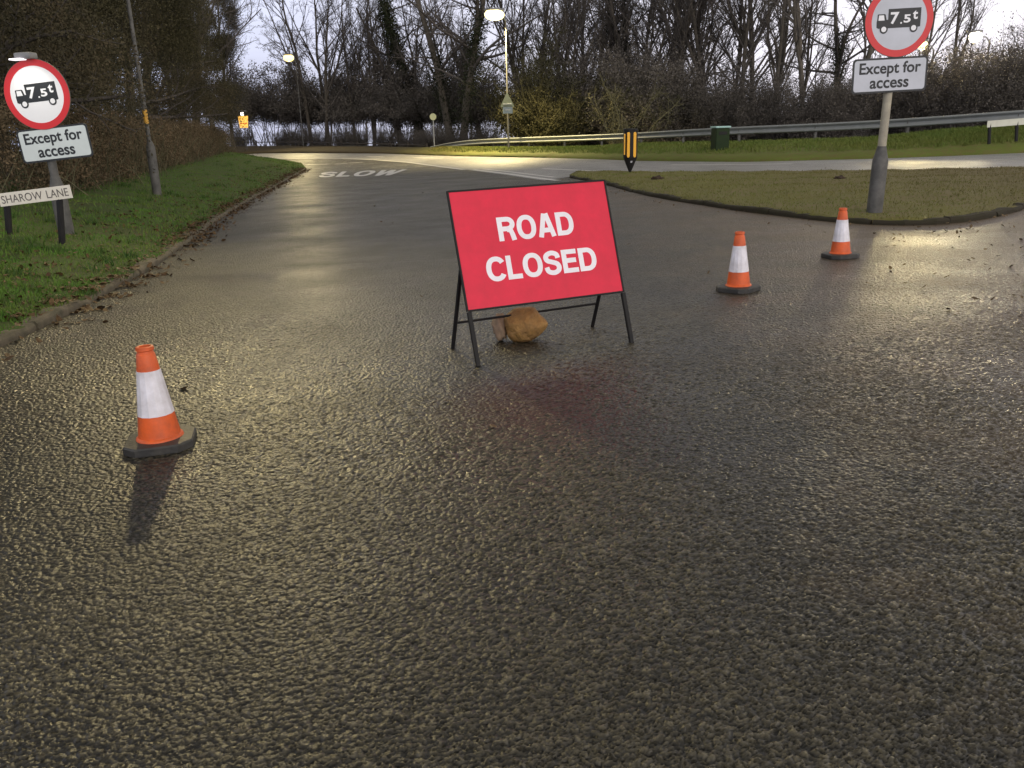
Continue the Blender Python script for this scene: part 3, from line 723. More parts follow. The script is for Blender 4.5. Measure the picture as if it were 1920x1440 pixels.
def sandbag():
    c = hit(977, 646); c2 = c + Vector((.015, .055, 0)); c2.z = G(c2.x, c2.y)
    t = root('sandbag', c2, 'mustard brown sandbag slumped over the crossbar behind the road closed board', 'sandbag')
    bm = bmesh.new(); bmesh.ops.create_icosphere(bm, subdivisions=5, radius=1)
    OUT = [(-.135, .17), (-.06, .235), (.08, .245), (.115, .19), (.185, .125), (.13, .06), (.055, .006), (-.06, .0), (-.105, .04)]
    def rad(a):                              # distance to the outline from the middle of the bag
        d = Vector((math.cos(a), math.sin(a))); best = .1
        for (x1, z1), (x2, z2) in zip(OUT, OUT[1:]+OUT[:1]):
            e = Vector((x2-x1, z2-z1)); o_ = Vector((x1, z1-.12)); den = d.x*e.y-d.y*e.x
            if abs(den) < 1e-9: continue
            t_ = (o_.x*e.y-o_.y*e.x)/den; u_ = (o_.x*d.y-o_.y*d.x)/den
            if t_ > 0 and -1e-6 <= u_ <= 1+1e-6: best = t_
        return best
    for q in bm.verts:
        x, y, z = q.co; ro = math.hypot(x, z); a = math.atan2(z, x); r_ = rad(a)*ro**.85
        X, Z = r_*math.cos(a), .12+r_*math.sin(a)
        Y = math.copysign(abs(y)**.8, y)*.105*(1-.35*max(0, Z-.12)/.12)
        ridge = .018*math.exp(-((X-.02-(Z-.12)*.25)/.022)**2)*(1 if Z > .1 else .4) - .012*math.exp(-((X+.055+(Z-.1)*.2)/.014)**2) + .006*math.sin(X*60+Z*38) + .004*math.sin(Z*85-X*30)
        q.co = Vector((X, Y-ridge*(1 if y < 0 else -.5), max(.003, Z)))
    for _ in range(7): bmesh.ops.smooth_vert(bm, verts=bm.verts[:], factor=.5, use_axis_x=True, use_axis_y=True, use_axis_z=True)
    me = bpy.data.meshes.new('bag_body'); bm.to_mesh(me); bm.free(); me.polygons.foreach_set('use_smooth', [True]*len(me.polygons))
    link('bag_body', me, M_bag, t)
    # pale sack neck showing on the left
    bm = bmesh.new(); bmesh.ops.create_icosphere(bm, subdivisions=3, radius=1)
    for q in bm.verts:
        x, y, z = q.co; k = 1+.14*math.sin(x*7+z*5)+.1*math.sin(z*13+y*4)
        q.co = Vector((-.155+x*.055*k, .03+y*.08*k, max(.004, .10+z*.095*k)))
    me = bpy.data.meshes.new('sack_neck'); bm.to_mesh(me); bm.free(); me.polygons.foreach_set('use_smooth', [True]*len(me.polygons))
    link('sack_neck', me, M_bagpale, t)
sandbag()

# ------------------------------------------------------------------ cones
def cone(name, label, px, rz, tilt=(0, 0)):
    b = hit(*px); t = root(name, b, label, 'traffic cone', 'traffic cones across the lane')
    up = Vector(NRM).normalized(); q = Vector((0, 0, 1)).rotation_difference(up)
    t.rotation_mode = 'QUATERNION'; from mathutils import Euler
    t.rotation_quaternion = q @ Euler((tilt[0], tilt[1], rz)).to_quaternion()
    mb = MB(); pts = []
    for k in range(8):
        a = math.pi/8+k*math.pi/4
        pts.append((a, 1))
    s_ = .155; ch = .06
    o8 = [(-s_+ch, -s_), (s_-ch, -s_), (s_, -s_+ch), (s_, s_-ch), (s_-ch, s_), (-s_+ch, s_), (-s_, s_-ch), (-s_, -s_+ch)]
    v = []
    for z, k in ((.002, .97), (.012, 1), (.042, 1), (.05, .96), (.053, .62)):
        v += [(x*k, y*k, z) for x, y in o8]
    f = [(i*8+k, i*8+(k+1) % 8, (i+1)*8+(k+1) % 8, (i+1)*8+k) for i in range(4) for k in range(8)] + [tuple(range(8))[::-1], tuple(32+k for k in range(8))]
    mb.add(v, f).obj('base', M_rubber, t)
    def rr(z): return .098 - (z-.053)/(.5-.053)*(.098-.036)
    prof = [(.108, .052), (.106, .06), (rr(.066), .066)] + [(rr(z), z) for z in (.1, .2, .3, .4, .462)]
    prof += [(rr(.465)-.002, .466), (rr(.47)-.004, .47), (rr(.475)-.004, .478), (rr(.48)+.002, .482), (rr(.49)+.002, .497), (rr(.5)-.003, .5), (.026, .498), (.024, .44)]
    shade_auto(MB().lathe(prof, 48).obj('cone_body', M_orange, t), 50)
    shade_auto(MB().lathe([(rr(.172), .171), (rr(.172)+.0025, .172), (rr(.25)+.0022, .25), (rr(.33)+.0022, .33), (rr(.385)+.0025, .385), (rr(.385), .386)], 14).obj('reflective_sleeve', M_sleeve, t), 12)
    return t
cone('traffic_cone', 'large-looking nearest traffic cone, alone on the left of the lane', (304, 839), .25)
cone('traffic_cone', 'traffic cone just right of the road closed board, the middle of the row', (1384, 547), .75)
cone('traffic_cone', 'farthest traffic cone, below the right hand weight limit sign at the island kerb', (1575, 484), .2)

# ------------------------------------------------------------------ weight limit signs
def lorry(parent, y):
    """black lorry silhouette facing left with white window and hubs, in units of the roundel radius"""
    s_ = .45
    def P(l): return [(x*s_, z*s_) for x, z in l]
    def disc(cx, cz, r_, n=24): return [((cx + r_*math.cos(2*math.pi*k/n))*s_, (cz + r_*math.sin(2*math.pi*k/n))*s_) for k in range(n)]
    bk = MB()
    bk.prism(P([(-.655, -.17), (-.66, -.02), (-.645, .04), (-.64, .17), (-.63, .185), (-.44, .185), (-.41, .17), (-.375, .03), (-.33, .03), (-.33, .315), (.62, .315), (.62, -.19), (.58, -.2), (-.60, -.2)]), y, y+.0016)
    o = bk.obj('lorry_symbol', M_ink, parent)
    for cx in (-.44, .43):
        wh = MB().prism(disc(cx, -.225, .118), y-.0012, y+.0008).obj('wheel', M_ink, o)
        MB().prism(disc(cx, -.225, .074), y-.0022, y-.0008).obj('white_hub', M_white, o)
    MB().prism(P([(-.61, .015), (-.60, .155), (-.46, .155), (-.43, .015)]), y-.0008, y+.0004).obj('white_window', M_white, o)
    for txt, xc, zc, wd, hh in (('7', -.14, .065, .25, .32), ('.', .055, -.075, .05, .05), ('5', .225, .035, .20, .22), ('t', .455, .125, .15, .235)):
        me = letters(txt, 1, .0014, .03)
        co = np.array([q.co[:] for q in me.vertices]); lo, hi = co.min(0), co.max(0)
        for q in me.vertices: q.co = Vector((((q.co.x-lo[0])/(hi[0]-lo[0])-.5)*wd*s_, q.co.y, ((q.co.z-lo[2])/(hi[2]-lo[2])-.5)*hh*s_))
        put('lettering', me, M_white, o, (xc*s_, y-.0012, zc*s_))
def weight_sign(label, foot, foot_px, top_px, Y, dplate, droundel, shoulder, yaw, lantern, pale=False, spin=0, px_off=0, rx=0):
    base = Vector(foot); top = at(*top_px, Y); axis = (top-base).normalized()
    t = root('weight_limit_sign', base, label, 'road sign', 'weight limit signs either side of the lane')
    uz = axis; ux = Vector((math.cos(yaw), math.sin(yaw), 0)); uy = uz.cross(ux).normalized(); ux = uy.cross(uz)
    t.matrix_world = Matrix.Translation(base) @ Matrix((ux, uy, uz)).transposed().to_4x4()
    H = (top-base).length
    shade_auto(MB().lathe([(0.0, -.2), (.104, -.2), (.104, 0), (.103, shoulder-.06), (.1, shoulder-.02), (.075, shoulder+.08), (.058, shoulder+.15), (.058, shoulder+.16)], 28).obj('post_base', M_post, t))
    shade_auto(MB().lathe([(.056, shoulder+.1), (.054, H), (.045, H+.02), (0, H+.025)], 24).obj('post', M_postpale if pale else M_post, t))
    # roundel
    yf = -.075
    rot = Matrix.Rotation(R(90), 3, 'X')
    back_ = MB().lathe([(0, -.004), (.45, -.004), (.452, 0), (.45, .008), (0, .008)], 64, (0, yf, droundel), rot)
    rd = back_.obj('roundel', M_signback, t)
    ring = MB().lathe([(.362, .0085), (.362, .0105), (.446, .0105), (.446, .0085)], 64, (0, yf, droundel), rot).obj('red_ring', M_redring, rd)
    face = MB().lathe([(0, .0085), (0.001, .0095), (.363, .0095), (.363, .0085)], 64, (0, yf, droundel), rot).obj('white_face', M_shadewhite if pale else M_white, rd)
    e_ = bpy.data.objects.new
    lm = MB()
    n0 = set(bpy.data.objects)
    lorry(rd, yf-.0115)
    for o in set(bpy.data.objects)-n0:
        for q in o.data.vertices: q.co.z += droundel
    def turn(c): return Matrix.Translation(c) @ Matrix.Rotation(R(-spin), 4, 'Y') @ Matrix.Translation(-c)
    rd.matrix_local = Matrix.Translation((rx, 0, 0)) @ turn(Vector((0, yf, droundel)))
    # sub-plate
    W_, H_ = (1.0, .44)
    def rrect(w_, h_, r_):
        out = []
        for cx, cz, a0 in ((w_/2-r_, h_/2-r_, 0), (-w_/2+r_, h_/2-r_, 90), (-w_/2+r_, -h_/2+r_, 180), (w_/2-r_, -h_/2+r_, 270)):
            out += [(cx + r_*math.cos(R(a0+k*18)), cz + r_*math.sin(R(a0+k*18))) for k in range(6)]
        return out
    pl = MB().prism([(x, z+dplate) for x, z in rrect(W_, H_, .05)], yf, yf+.008).obj('sub_plate', M_ink, t)
    MB().prism([(x, z+dplate) for x, z in rrect(W_-.05, H_-.05, .035)], yf-.002, yf+.001).obj('plate_face', M_shadewhite if pale else M_plate, pl)
    for txt, zo, wd in (('Except for', .085, .82), ('access', -.095, .52)):
        me = letters(txt, .19, .0012, .0045); co = np.array([q.co[:] for q in me.vertices]); mx = (co[:, 0].max()+co[:, 0].min())/2
        s_ = wd/(co[:, 0].max()-co[:, 0].min())
        for q in me.vertices: q.co.x -= mx
        put('lettering', me, M_ink, pl, (0, yf-.0032, dplate+zo), s_, s_)
    pl.matrix_local = Matrix.Translation((px_off, 0, 0)) @ turn(Vector((0, yf, dplate)))
    for z in (droundel-.18, droundel+.18, dplate-.1, dplate+.1): MB().box((0, -.035, z), (.16, .055, .035), bev=.004).obj('bracket', M_steel, t)
    if lantern:
        h = MB().box((.0, -.09, H+.04), (.22, .20, .085), bev=.028).obj('lantern', M_grey, t); shade_auto(h)
        ld = bpy.data.lights.new('lantern_light', 'SPOT'); ld.energy = 9; ld.color = (1, .97, .85); ld.spot_size = R(110); ld.spot_blend = .7; ld.shadow_soft_size = .06
        lo = bpy.data.objects.new('lantern_light', ld); COL.objects.link(lo); lo.parent = t; lo.location = (0, -.42, H+.02); lo.rotation_euler = (Vector((0, .30, -.75)).to_track_quat('-Z', 'Y')).to_euler()
        MB().box((-.06, -.19, H-.005), (.16, .14, .02), bev=.008).obj('lantern_lens', M_lampcool_dim, h)
    return t
M_lampcool_dim = mat('lantern_lens', (.8, .75, .85), .3, emit=((1, .95, 1), 1.2))
lf = at(124, 433, 12.0)
weight_sign('low 7.5t weight limit sign with lantern on top, on the left verge', lf, (124, 433), (57, 112), 12.0, 1.18, 1.815, .60, -.05, True, spin=3, px_off=.14, rx=.04)
rf = at(1641, 383, 11.9)
weight_sign('tall 7.5t weight limit sign on a leaning post, on the right island', rf, (1641, 383), (1688, -25), 11.9, 1.69, 2.36, .62, .02, False, True, spin=2.6, px_off=-.04)
# ------------------------------------------------------------------ street name plate
def street_name():
    Y = 11.0; a, b = at(2, 388, Y), at(137, 371, Y); mid = (a+b)/2
    foot = at(16, 456, Y); foot2 = at(113, 436, Y)
    t = root('street_name_sign', foot, 'white Sharow Lane name plate on two short black posts, far left verge', 'street sign')
    ux = (b-a).normalized(); W = (b-a).length; uz = (Vector((0, 0, 1)) + Vector((-.06, 0, 0))); uz = (uz-ux*uz.dot(ux)).normalized(); uy = uz.cross(ux)
    H = .165
    m4 = Matrix.Translation(a - foot) @ Matrix((ux, uy, uz)).transposed().to_4x4()
    pl = MB().box((W/2, 0, H/2), (W, .012, H), bev=.004).xf(m4).obj('name_plate', mat('cream_plate', (.72, .68, .58), .5, noise=(6, .5, (.6, .56, .46))), t)
    lm = mat('grey_lettering', (.10, .09, .08), .6)
    for wd, u0, u1 in (('SHAROW', .035, .60*W), ('LANE', .66*W, W-.04)):
        me = letters(wd, .13, .002, .0); co = np.array([q.co[:] for q in me.vertices]); lo, hi = co.min(0), co.max(0)
        for q in me.vertices: q.co = m4 @ Vector((u0+(q.co.x-lo[0])/(hi[0]-lo[0])*(u1-u0), q.co.y-.0075, H/2+((q.co.z-lo[2])/(hi[2]-lo[2])-.5)*.098))
        link('lettering', me, lm, pl)
    for f_, u in ((foot, .085), (foot2, W-.17)):
        tp = m4 @ Vector((u, .04, H*.8)); f0_ = Vector(f_)-foot; f0_.z -= .15
        MB().tube([f0_, tp], [.043, .04], 6).obj('post', M_black, t)
street_name()

# ------------------------------------------------------------------ street lamps
def street_lamp(label, foot, head, pole_r, M_bulb, power, col, bulb=(.34, .2, .1), base_h=0, band=None, spot=150, aim=None, soft=.12, mpole=None):
    foot, head = Vector(foot), Vector(head)
    t = root('street_lamp', foot, label, 'street lamp', 'street lamps along the roads')
    hd = head-foot; ptop = Vector((0, 0, hd.z-.25)); 
    if base_h:
        shade_auto(MB().lathe([(pole_r*2, -.3), (pole_r*2, base_h-.08), (pole_r*1.9, base_h), (pole_r*1.02, base_h+.12)], 20).obj('pole_base', M_post, t))
    off = LEAN.get(label[:12], Vector((0, 0, 0)))
    pt = ptop+off
    shade_auto(MB().tube([(0, 0, -.3), tuple(pt*.5), tuple(pt)], [pole_r, pole_r*.82, pole_r*.62], 14).obj('pole', mpole or M_post, t))
    hx = Vector((hd.x, hd.y, hd.z)); dirv = (hx-pt); 
    arm = [pt - Vector((0, 0, .05)), pt + Vector((dirv.x*.25, dirv.y*.25, dirv.z*.75)), pt + Vector((dirv.x*.7, dirv.y*.7, dirv.z*1.0)), hx + Vector((0, 0, .03))]
    shade_auto(MB().tube(arm, [pole_r*.6, pole_r*.5, pole_r*.45, pole_r*.42], 10).obj('arm', M_steel, t))
    ang = math.atan2(dirv.y, dirv.x); rt = Matrix.Rotation(ang, 3, 'Z')
    h = shade_auto(MB().box(hx + Vector((0, 0, bulb[2]*.8)), (bulb[0]*1.7, bulb[1]*1.3, .12), rt, .04).obj('lamp_head', M_grey, t))
    bm = bmesh.new(); bmesh.ops.create_uvsphere(bm, u_segments=18, v_segments=10, radius=1)
    for q in bm.verts: q.co = rt @ Vector((q.co.x*bulb[0], q.co.y*bulb[1], q.co.z*bulb[2])) + hx + Vector((0, 0, -.02))
    me = bpy.data.meshes.new('lamp_bowl'); bm.to_mesh(me); bm.free(); link('lamp_bowl', me, M_bulb, h)
    if band:
        z0, z1 = band; k0_, k1_ = z0/pt.z, z1/pt.z
        shade_auto(MB().tube([pt*k0_, pt*k1_], [pole_r*1.0+.004, pole_r*.95+.004], 14).obj('yellow_band', M_yellow, t))
    ld = bpy.data.lights.new('lamp_light', 'SPOT'); ld.energy = power; ld.color = col; ld.spot_size = R(spot); ld.spot_blend = 1.0 if aim is not None else .6; ld.shadow_soft_size = soft
    lo = bpy.data.objects.new('lamp_light', ld); COL.objects.link(lo); lo.parent = t; lo.location = hx + Vector((0, 0, -.02-bulb[2]-.03))
    if aim is not None: lo.rotation_euler = (Vector(aim)-(foot+lo.location)).to_track_quat('-Z', 'Y').to_euler()
    return t
LEAN = {}
YEL = (1, .80, .38)
fA = at(954, 284, 51); street_lamp('tall galvanised street lamp lit bright yellow above the junction, sign backs on its pole', fA, at(927, 27, 50.5), .06, M_lampon, 13000, YEL, (.62, .42, .3), spot=140)  # bowl made oversized to imitate the glow around the lamp
fB = at(570, 284, 77); street_lamp('lit street lamp glowing amber in front of the far trees, left of the forked tree', fB, at(541, 108, 76), .05, M_lampamb, 3600, YEL, (.5, .4, .3), spot=100, aim=hit(525, 300))  # this bowl is oversized too, in place of a halo
fC = at(293, 351, 20.0)
tC = at(240, 0, 20.0)
sl = (tC-fC)/(tC.z-fC.z)
hC = fC + sl*7.6; LEAN['slim dark co'] = Vector((sl.x*7.6-0, 0, 0))
street_lamp('slim dark column with a yellow band on the left verge, lamp out of sight above', fC, (hC.x+1.5, hC.y-.4, hC.z), .05, M_lampon, 3200, YEL, (.3, .15, .08), spot=58, aim=(-4.2, 3.6, 0), soft=.22, mpole=M_post, base_h=(at(285, 275, 20).z-fC.z), band=((at(275, 232, 20).z-fC.z), (at(272, 206, 20).z-fC.z)))
fD = at(1735, 232, 48); street_lamp('distant lit street lamp showing just right of the 7.5t roundel', fD, at(1730, 84, 48), .07, M_lampon, 4600, (1, .80, .40), (.26, .24, .24), soft=.6, spot=125, aim=(8, 10, 0))
fE = at(1836, 226, 48); street_lamp('distant white lit street lamp over the hedge at the far right', fE, at(1829, 68, 48), .07, M_lampcool, 4600, (1, .84, .5), (.34, .3, .3), soft=.6, spot=125, aim=(9, 9, 0))

# ------------------------------------------------------------------ small signs beyond the junction
def sign_backs():
    Y = 50.7; c = at(951, 188, Y)
    t = root('warning_sign', c, 'grey green triangular sign back fixed to the lamp pole at the junction', 'road sign')
    tri = [(-.40, -.32), (-.36, -.37), (.36, -.37), (.40, -.32), (.04, .38), (-.04, .38)]
    MB().prism(tri, -.012, .012).obj('triangle_plate', M_signback, t); MB().box((0, -.03, -.2), (.5, .03, .05), bev=.004).obj('bracket', M_steel, t)
    c = at(952, 206, Y)
    t = root('supplementary_plate', c, 'small grey rectangular plate under the triangular sign back on the lamp pole', 'sign plate')
    MB().box((0, 0, 0), (.56, .02, .40), bev=.006).obj('plate', mat('grey_plate', (.16, .2, .22), .5), t); MB().box((0, -.025, 0), (.3, .03, .04)).obj('bracket', M_steel, t)
sign_backs()
def round_back():
    f_ = at(814.5, 276, 60); c = at(812, 219, 60); H = c.z-f_.z
    t = root('round_sign', f_, 'small pale round sign back on a thin post by the crash barrier end', 'road sign')
    MB().tube([(0, 0, -.2), (c.x-f_.x, 0, H+.15)], .035, 10).obj('post', M_steel, t)
    MB().lathe([(0, 0), (.22, 0), (.225, .008), (.22, .016), (0, .016)], 28, (c.x-f_.x, -.05, H), Matrix.Rotation(R(90), 3, 'X')).obj('disc', mat('pale_disc', (.42, .44, .26), .5), t)
round_back()
def lit_sign():
    Y = 74; f_ = at(461, 274, Y); c = at(457, 228, Y); H = c.z-f_.z; dx = c.x-f_.x
    t = root('lit_hanging_sign', f_, 'small glowing yellow sign with a white lantern on top, far left before the flood', 'lit sign')
    MB().tube([(dx, .08, -.3), (dx, .08, H+.7)], .04, 10).obj('post', M_post, t)
    MB().prism([(-.37+dx, H-.50), (.30+dx, H-.50), (.40+dx, H+.45), (-.42+dx, H+.45)], -.04, .02).obj('sign_plate', M_litsign, t)
    MB().prism([(-.30+dx, H-.18), (.26+dx, H-.18), (.28+dx, H-.10), (-.32+dx, H-.10)], -.045, -.041).obj('dark_line', mat('orange_line', (.6, .15, .01), .5, emit=((1, .25, .03), .5)), t)  # the line's emission imitates the same lantern light
    l_ = MB().box((dx-.05, -.05, H+.62), (.22, .2, .26), bev=.04).obj('lantern', M_lampcool_dim2, t)
    MB().box((dx-.02, 0, H+.85), (.6, .12, .05), bev=.01).obj('lantern_arm', M_grey, t)
M_lampcool_dim2 = mat('white_lantern', (.9, .9, .9), .4, emit=((1, .95, .85), 2.5))
lit_sign()

def bollard():
    b = hit(1181, 329); b.z = island_z(b.x, b.y); Y = b.y; H = (at(1183, 241, Y).z-b.z)
    t = root('pencil_bollard', b, 'black pencil shaped bollard with amber stripes standing point down at the island edge', 'bollard', rz=.12)
    k = H/1.36
    n = 8; r_ = .235*k
    def ring(rr_, z): return [(rr_*math.cos(2*math.pi*(i+.5)/n), rr_*.72*math.sin(2*math.pi*(i+.5)/n), z*k) for i in range(n)]
    v = []
    prof = [(.03, -.1), (.04, .02), (r_*.98, .46), (r_, .5), (r_, 1.28), (r_*1.06, 1.29), (r_*1.06, 1.33), (r_*.95, 1.36), (0.001, 1.365)]
    for rr_, z in prof: v += ring(rr_, z)
    f = [(i*n+j, i*n+(j+1) % n, (i+1)*n+(j+1) % n, (i+1)*n+j) for i in range(len(prof)-1) for j in range(n)]
    MB().add(v, f).obj('body', M_black, t)
    yy = -r_*.72*math.cos(math.pi/n)
    for sx in (-.095, .095):
        MB().prism([(sx-.040, .52*k), (sx-.022, .47*k), (sx+.022, .47*k), (sx+.040, .52*k), (sx+.040, 1.22*k), (sx+.025, 1.25*k), (sx-.025, 1.25*k), (sx-.040, 1.22*k)], yy-.004, yy+.03).obj('stripe', M_stripe, t)
    MB().prism([(-.215, .56*k), (-.19, .56*k), (-.19, 1.2*k), (-.215, 1.2*k)], yy+.02, yy+.09).obj('stripe', M_stripe, t)
    MB().prism([(-.02, .30*k), (.03, .30*k), (.045, .37*k), (-.02, .36*k)], yy*.72-.012, yy*.72+.03).obj('badge', mat('grey_badge', (.3, .3, .32), .5), t)
bollard()

def bin_():
    Y = 34.0; f_ = at(1349, 284, Y); H = at(1349, 236, Y).z-f_.z
    t = root('litter_bin', f_, 'dark green litter bin with a pale lid in front of the crash barrier', 'litter bin', rz=.2)
    MB().box((0, 0, H*.46), (.56, .5, H*.92), bev=.04).obj('bin_body', M_green, t)
    MB().box((0, 0, H*.955), (.62, .56, H*.07), bev=.02).obj('lid', M_lid, t)
    MB().box((0, -.252, H*.72), (.34, .012, .12), bev=.004).obj('slot', M_black, t)
bin_()
def far_name():
    Y = 27.5; a = at(1851, 233, Y); b = at(1938, 226, Y); fa = at(1855, 264, Y); fb = at(1906, 259, Y)
    t = root('street_name_sign', fa, 'pale name board on two dark posts, seen across the road at the right edge', 'street sign')
    ux = (b-a).normalized(); W = (b-a).length; uy = Vector((0, 0, 1)).cross(ux); uz = ux.cross(uy); m4 = Matrix.Translation(a-fa) @ Matrix((ux, uy, uz)).transposed().to_4x4()
    MB().box((W/2, 0, 0), (W, .02, .2), bev=.006).xf(m4).obj('name_board', mat('pale_board', (.62, .62, .5), .5, noise=(4, .6, (.45, .45, .36))), t)
    for q, u in ((fa, .1), (fb, .95)): MB().tube([q-fa-Vector((0, 0, .1)), m4 @ Vector((u, .04, .05))], .05, 6).obj('post', M_black, t)
far_name()

# ------------------------------------------------------------------ crash barrier and wooden fence
def barrier():
    P = [(808, 274.5, 60.5), (826, 271, 59.5), (850, 265, 57.5), (880, 261.5, 56), (950, 258.5, 53), (1060, 254.5, 48), (1180, 249.5, 43), (1340, 239.5, 37.5), (1640, 226.5, 33), (1920, 206, 29.5), (2060, 196, 28.5)]
    line = relax(resample([at(*p) for p in P], 1.0), 4)
    t = root('crash_barrier', Vector((line[len(line)//2].x, line[len(line)//2].y, 0)), 'long galvanised steel crash barrier along the far side of the main road', 'crash barrier')
    prof = [(0, 0), (.06, -.015), (.08, -.05), (.06, -.085), (.0, -.12), (0, -.19), (.06, -.225), (.08, -.26), (.06, -.295), (0, -.31)]
    v = []; m = len(prof)
    for i, p in enumerate(line):
        d = line[min(i+1, len(line)-1)]-line[max(i-1, 0)]; d.z = 0; d.normalize(); q = Vector((d.y, -d.x, 0))
        for a, z in prof: v.append(p + q*a + Vector((0, 0, z)))
        for a, z in prof[::-1]: v.append(p + q*(a-.004) + Vector((0, 0, z)))
    M2 = 2*m; f = [(i*M2+k, i*M2+(k+1) % M2, (i+1)*M2+(k+1) % M2, (i+1)*M2+k) for i in range(len(line)-1) for k in range(M2)]
    f += [tuple(range(M2)), tuple((len(line)-1)*M2+k for k in range(M2))[::-1]]
    shade_auto(mk('rail', v, f, mat('weathered_barrier', (.24, .25, .245), .55, .3, noise=(2, .8, (.2, .21, .2)), bump=(20, .003)), t, world=True), 60)
    for i in range(3, len(line)-1, 3):
        p = line[i]; MB().box(p + Vector((0, .08, -.42)) - t.location, (.1, .12, .8)).obj('post', M_post, t)
barrier()
def fence():
    P = [(405, 266, 82), (480, 266.5, 80.5), (560, 266.5, 78), (700, 269.5, 69.5), (765, 271, 64.5), (800, 272.5, 61.5)]
    line = resample([at(*p) for p in P], 2.2)
    t = root('post_and_rail_fence', Vector((line[0].x, line[0].y, 0)), 'low dark wooden post and rail fence between the far road and the flood', 'fence')
    for k, dz in enumerate((0, -.38)):
        mb = MB()
        for a, b in zip(line, line[1:]): 
            d = (b-a); mb.tube([a + Vector((0, -.05, dz)) - t.location, b + Vector((0, -.05, dz)) - t.location], .05, 4)
        mb.obj('rail', M_wood, t)
    for p in line: MB().box(p + Vector((0, .03, -.45)) - t.location, (.13, .13, 1.2), bev=.01).obj('post', M_wood, t)
fence()

def soil(label, px, py, w_):
    b = hit(px, py); b.z = island_z(b.x, b.y)
    t = root('soil_clump', b, label, 'soil clump'); bm = bmesh.new(); bmesh.ops.create_icosphere(bm, subdivisions=3, radius=1)
    for q in bm.verts:
        x, y, z = q.co; k = 1+.22*math.sin(x*7+y*3)+.15*math.sin(y*9-z*6+x*2); q.co = Vector((x*w_*k, y*w_*.7*k, max(-.02, z*w_*.55*k)))
    me = bpy.data.meshes.new('soil_heap'); bm.to_mesh(me); bm.free(); o = link('soil_heap', me, mat('dark_soil', (.035, .022, .014), .9, noise=(20, .7, (.06, .035, .02)), bump=(40, .02)), t)
soil('dark molehill on the island grass right of the striped bollard', 1233, 344, .14)
soil('dark molehill on the island grass beside the right hand sign post', 1574, 347, .11)

# ------------------------------------------------------------------ trees and shrubs
def tubes_np(paths):
    """paths: list of (pts (n,3), radii (n,), sides) -> verts, faces"""
    V = []; Fq = []; off = 0
    for pts, rad, n in paths:
        t = np.gradient(pts, axis=0); t /= np.linalg.norm(t, axis=1)[:, None]+1e-9
        ref = np.array([0, 0, 1.]) if abs(t[0, 2]) < .9 else np.array([1., 0, 0])
        a = np.cross(t, ref); a /= np.linalg.norm(a, axis=1)[:, None]+1e-9; b = np.cross(t, a)
        q = np.arange(n)*2*np.pi/n
        v = pts[:, None, :] + (a[:, None, :]*np.cos(q)[None, :, None] + b[:, None, :]*np.sin(q)[None, :, None])*rad[:, None, None]
        m = len(pts); V.append(v.reshape(-1, 3)); k = np.arange(n); k2 = (k+1) % n
        for i in range(m-1): Fq.append(np.stack([off+i*n+k, off+i*n+k2, off+(i+1)*n+k2, off+(i+1)*n+k], 1))
        off += m*n
    return np.concatenate(V), np.concatenate(Fq)
def unit(v): return v/(np.linalg.norm(v)+1e-9)
def limb(rng, p, d, r, Ln, segs, wob, trop, taper):
    pts = [p]; dd = unit(d)
    for _ in range(segs):
        dd = unit(dd + rng.normal(0, wob, 3) + np.array([0, 0, trop])); pts.append(pts[-1] + dd*Ln/segs)
    return np.array(pts), r*(1-(1-taper)*np.linspace(0, 1, segs+1))
def skeleton(seed, H, r, lean=(0, 0), nb=(15, 8, 6, 4), ang=(.75, .7, .75, .8), lr=(.42, .5, .5, .5), t0=.28, fork=0, wob=.05, trop=(.0, .09, .05, .03), twig=.009):
    rng = np.random.default_rng(seed); lv = [[], [], [], [], []]
    def child(pts, rad, t, a, Ln, k):
        i = min(int(t*(len(pts)-1)), len(pts)-2); u = t*(len(pts)-1)-i
        p = pts[i]*(1-u)+pts[i+1]*u; r_ = rad[i]*(1-u)+rad[i+1]*u; ax = unit(pts[i+1]-pts[i])
        o = unit(np.cross(ax, rng.normal(0, 1, 3))); d = ax*math.cos(a)+o*math.sin(a)
        return p, d, r_
    d0 = unit(np.array([lean[0], lean[1], 1.]))
    tr = limb(rng, np.array([0, 0, -.4]), d0, r, H, 14, wob, .02, .25); tr[1][0] *= 1.35; lv[0].append(tr)
    for _ in range(fork):
        t = rng.uniform(.22, .5); p, d, r_ = child(*tr, t, rng.uniform(.25, .5), 0, 0); lv[0].append(limb(rng, p, d, r_*.75, H*(1-t)*rng.uniform(.8, 1), 10, wob*1.3, .06, .2))
    for k in range(4):
        for pts, rad in lv[k]:
            Ln = np.linalg.norm(np.diff(pts, axis=0), axis=1).sum()
            n = nb[k] if k else max(4, int(nb[0]*Ln/H))
            for j in range(n):
                lo = t0 if k == 0 and pts is tr[0] else (.25 if k else .15)
                t = lo + (1-lo)*(j+rng.random())/n
                p, d, r_ = child(pts, rad, t, ang[k]*rng.uniform(.6, 1.3), 0, k)
                l2 = Ln*lr[k]*(1.12-.72*t)*rng.uniform(.6, 1.2)
                if k == 0: l2 = min(l2, H*.42)
                rr_ = max(twig, min(r_*.55, l2*.022))
                lv[k+1].append(limb(rng, p, d, rr_, l2, (6, 4, 3, 2)[k], (.12, .16, .2, .2)[k], trop[k], .35))
    return lv
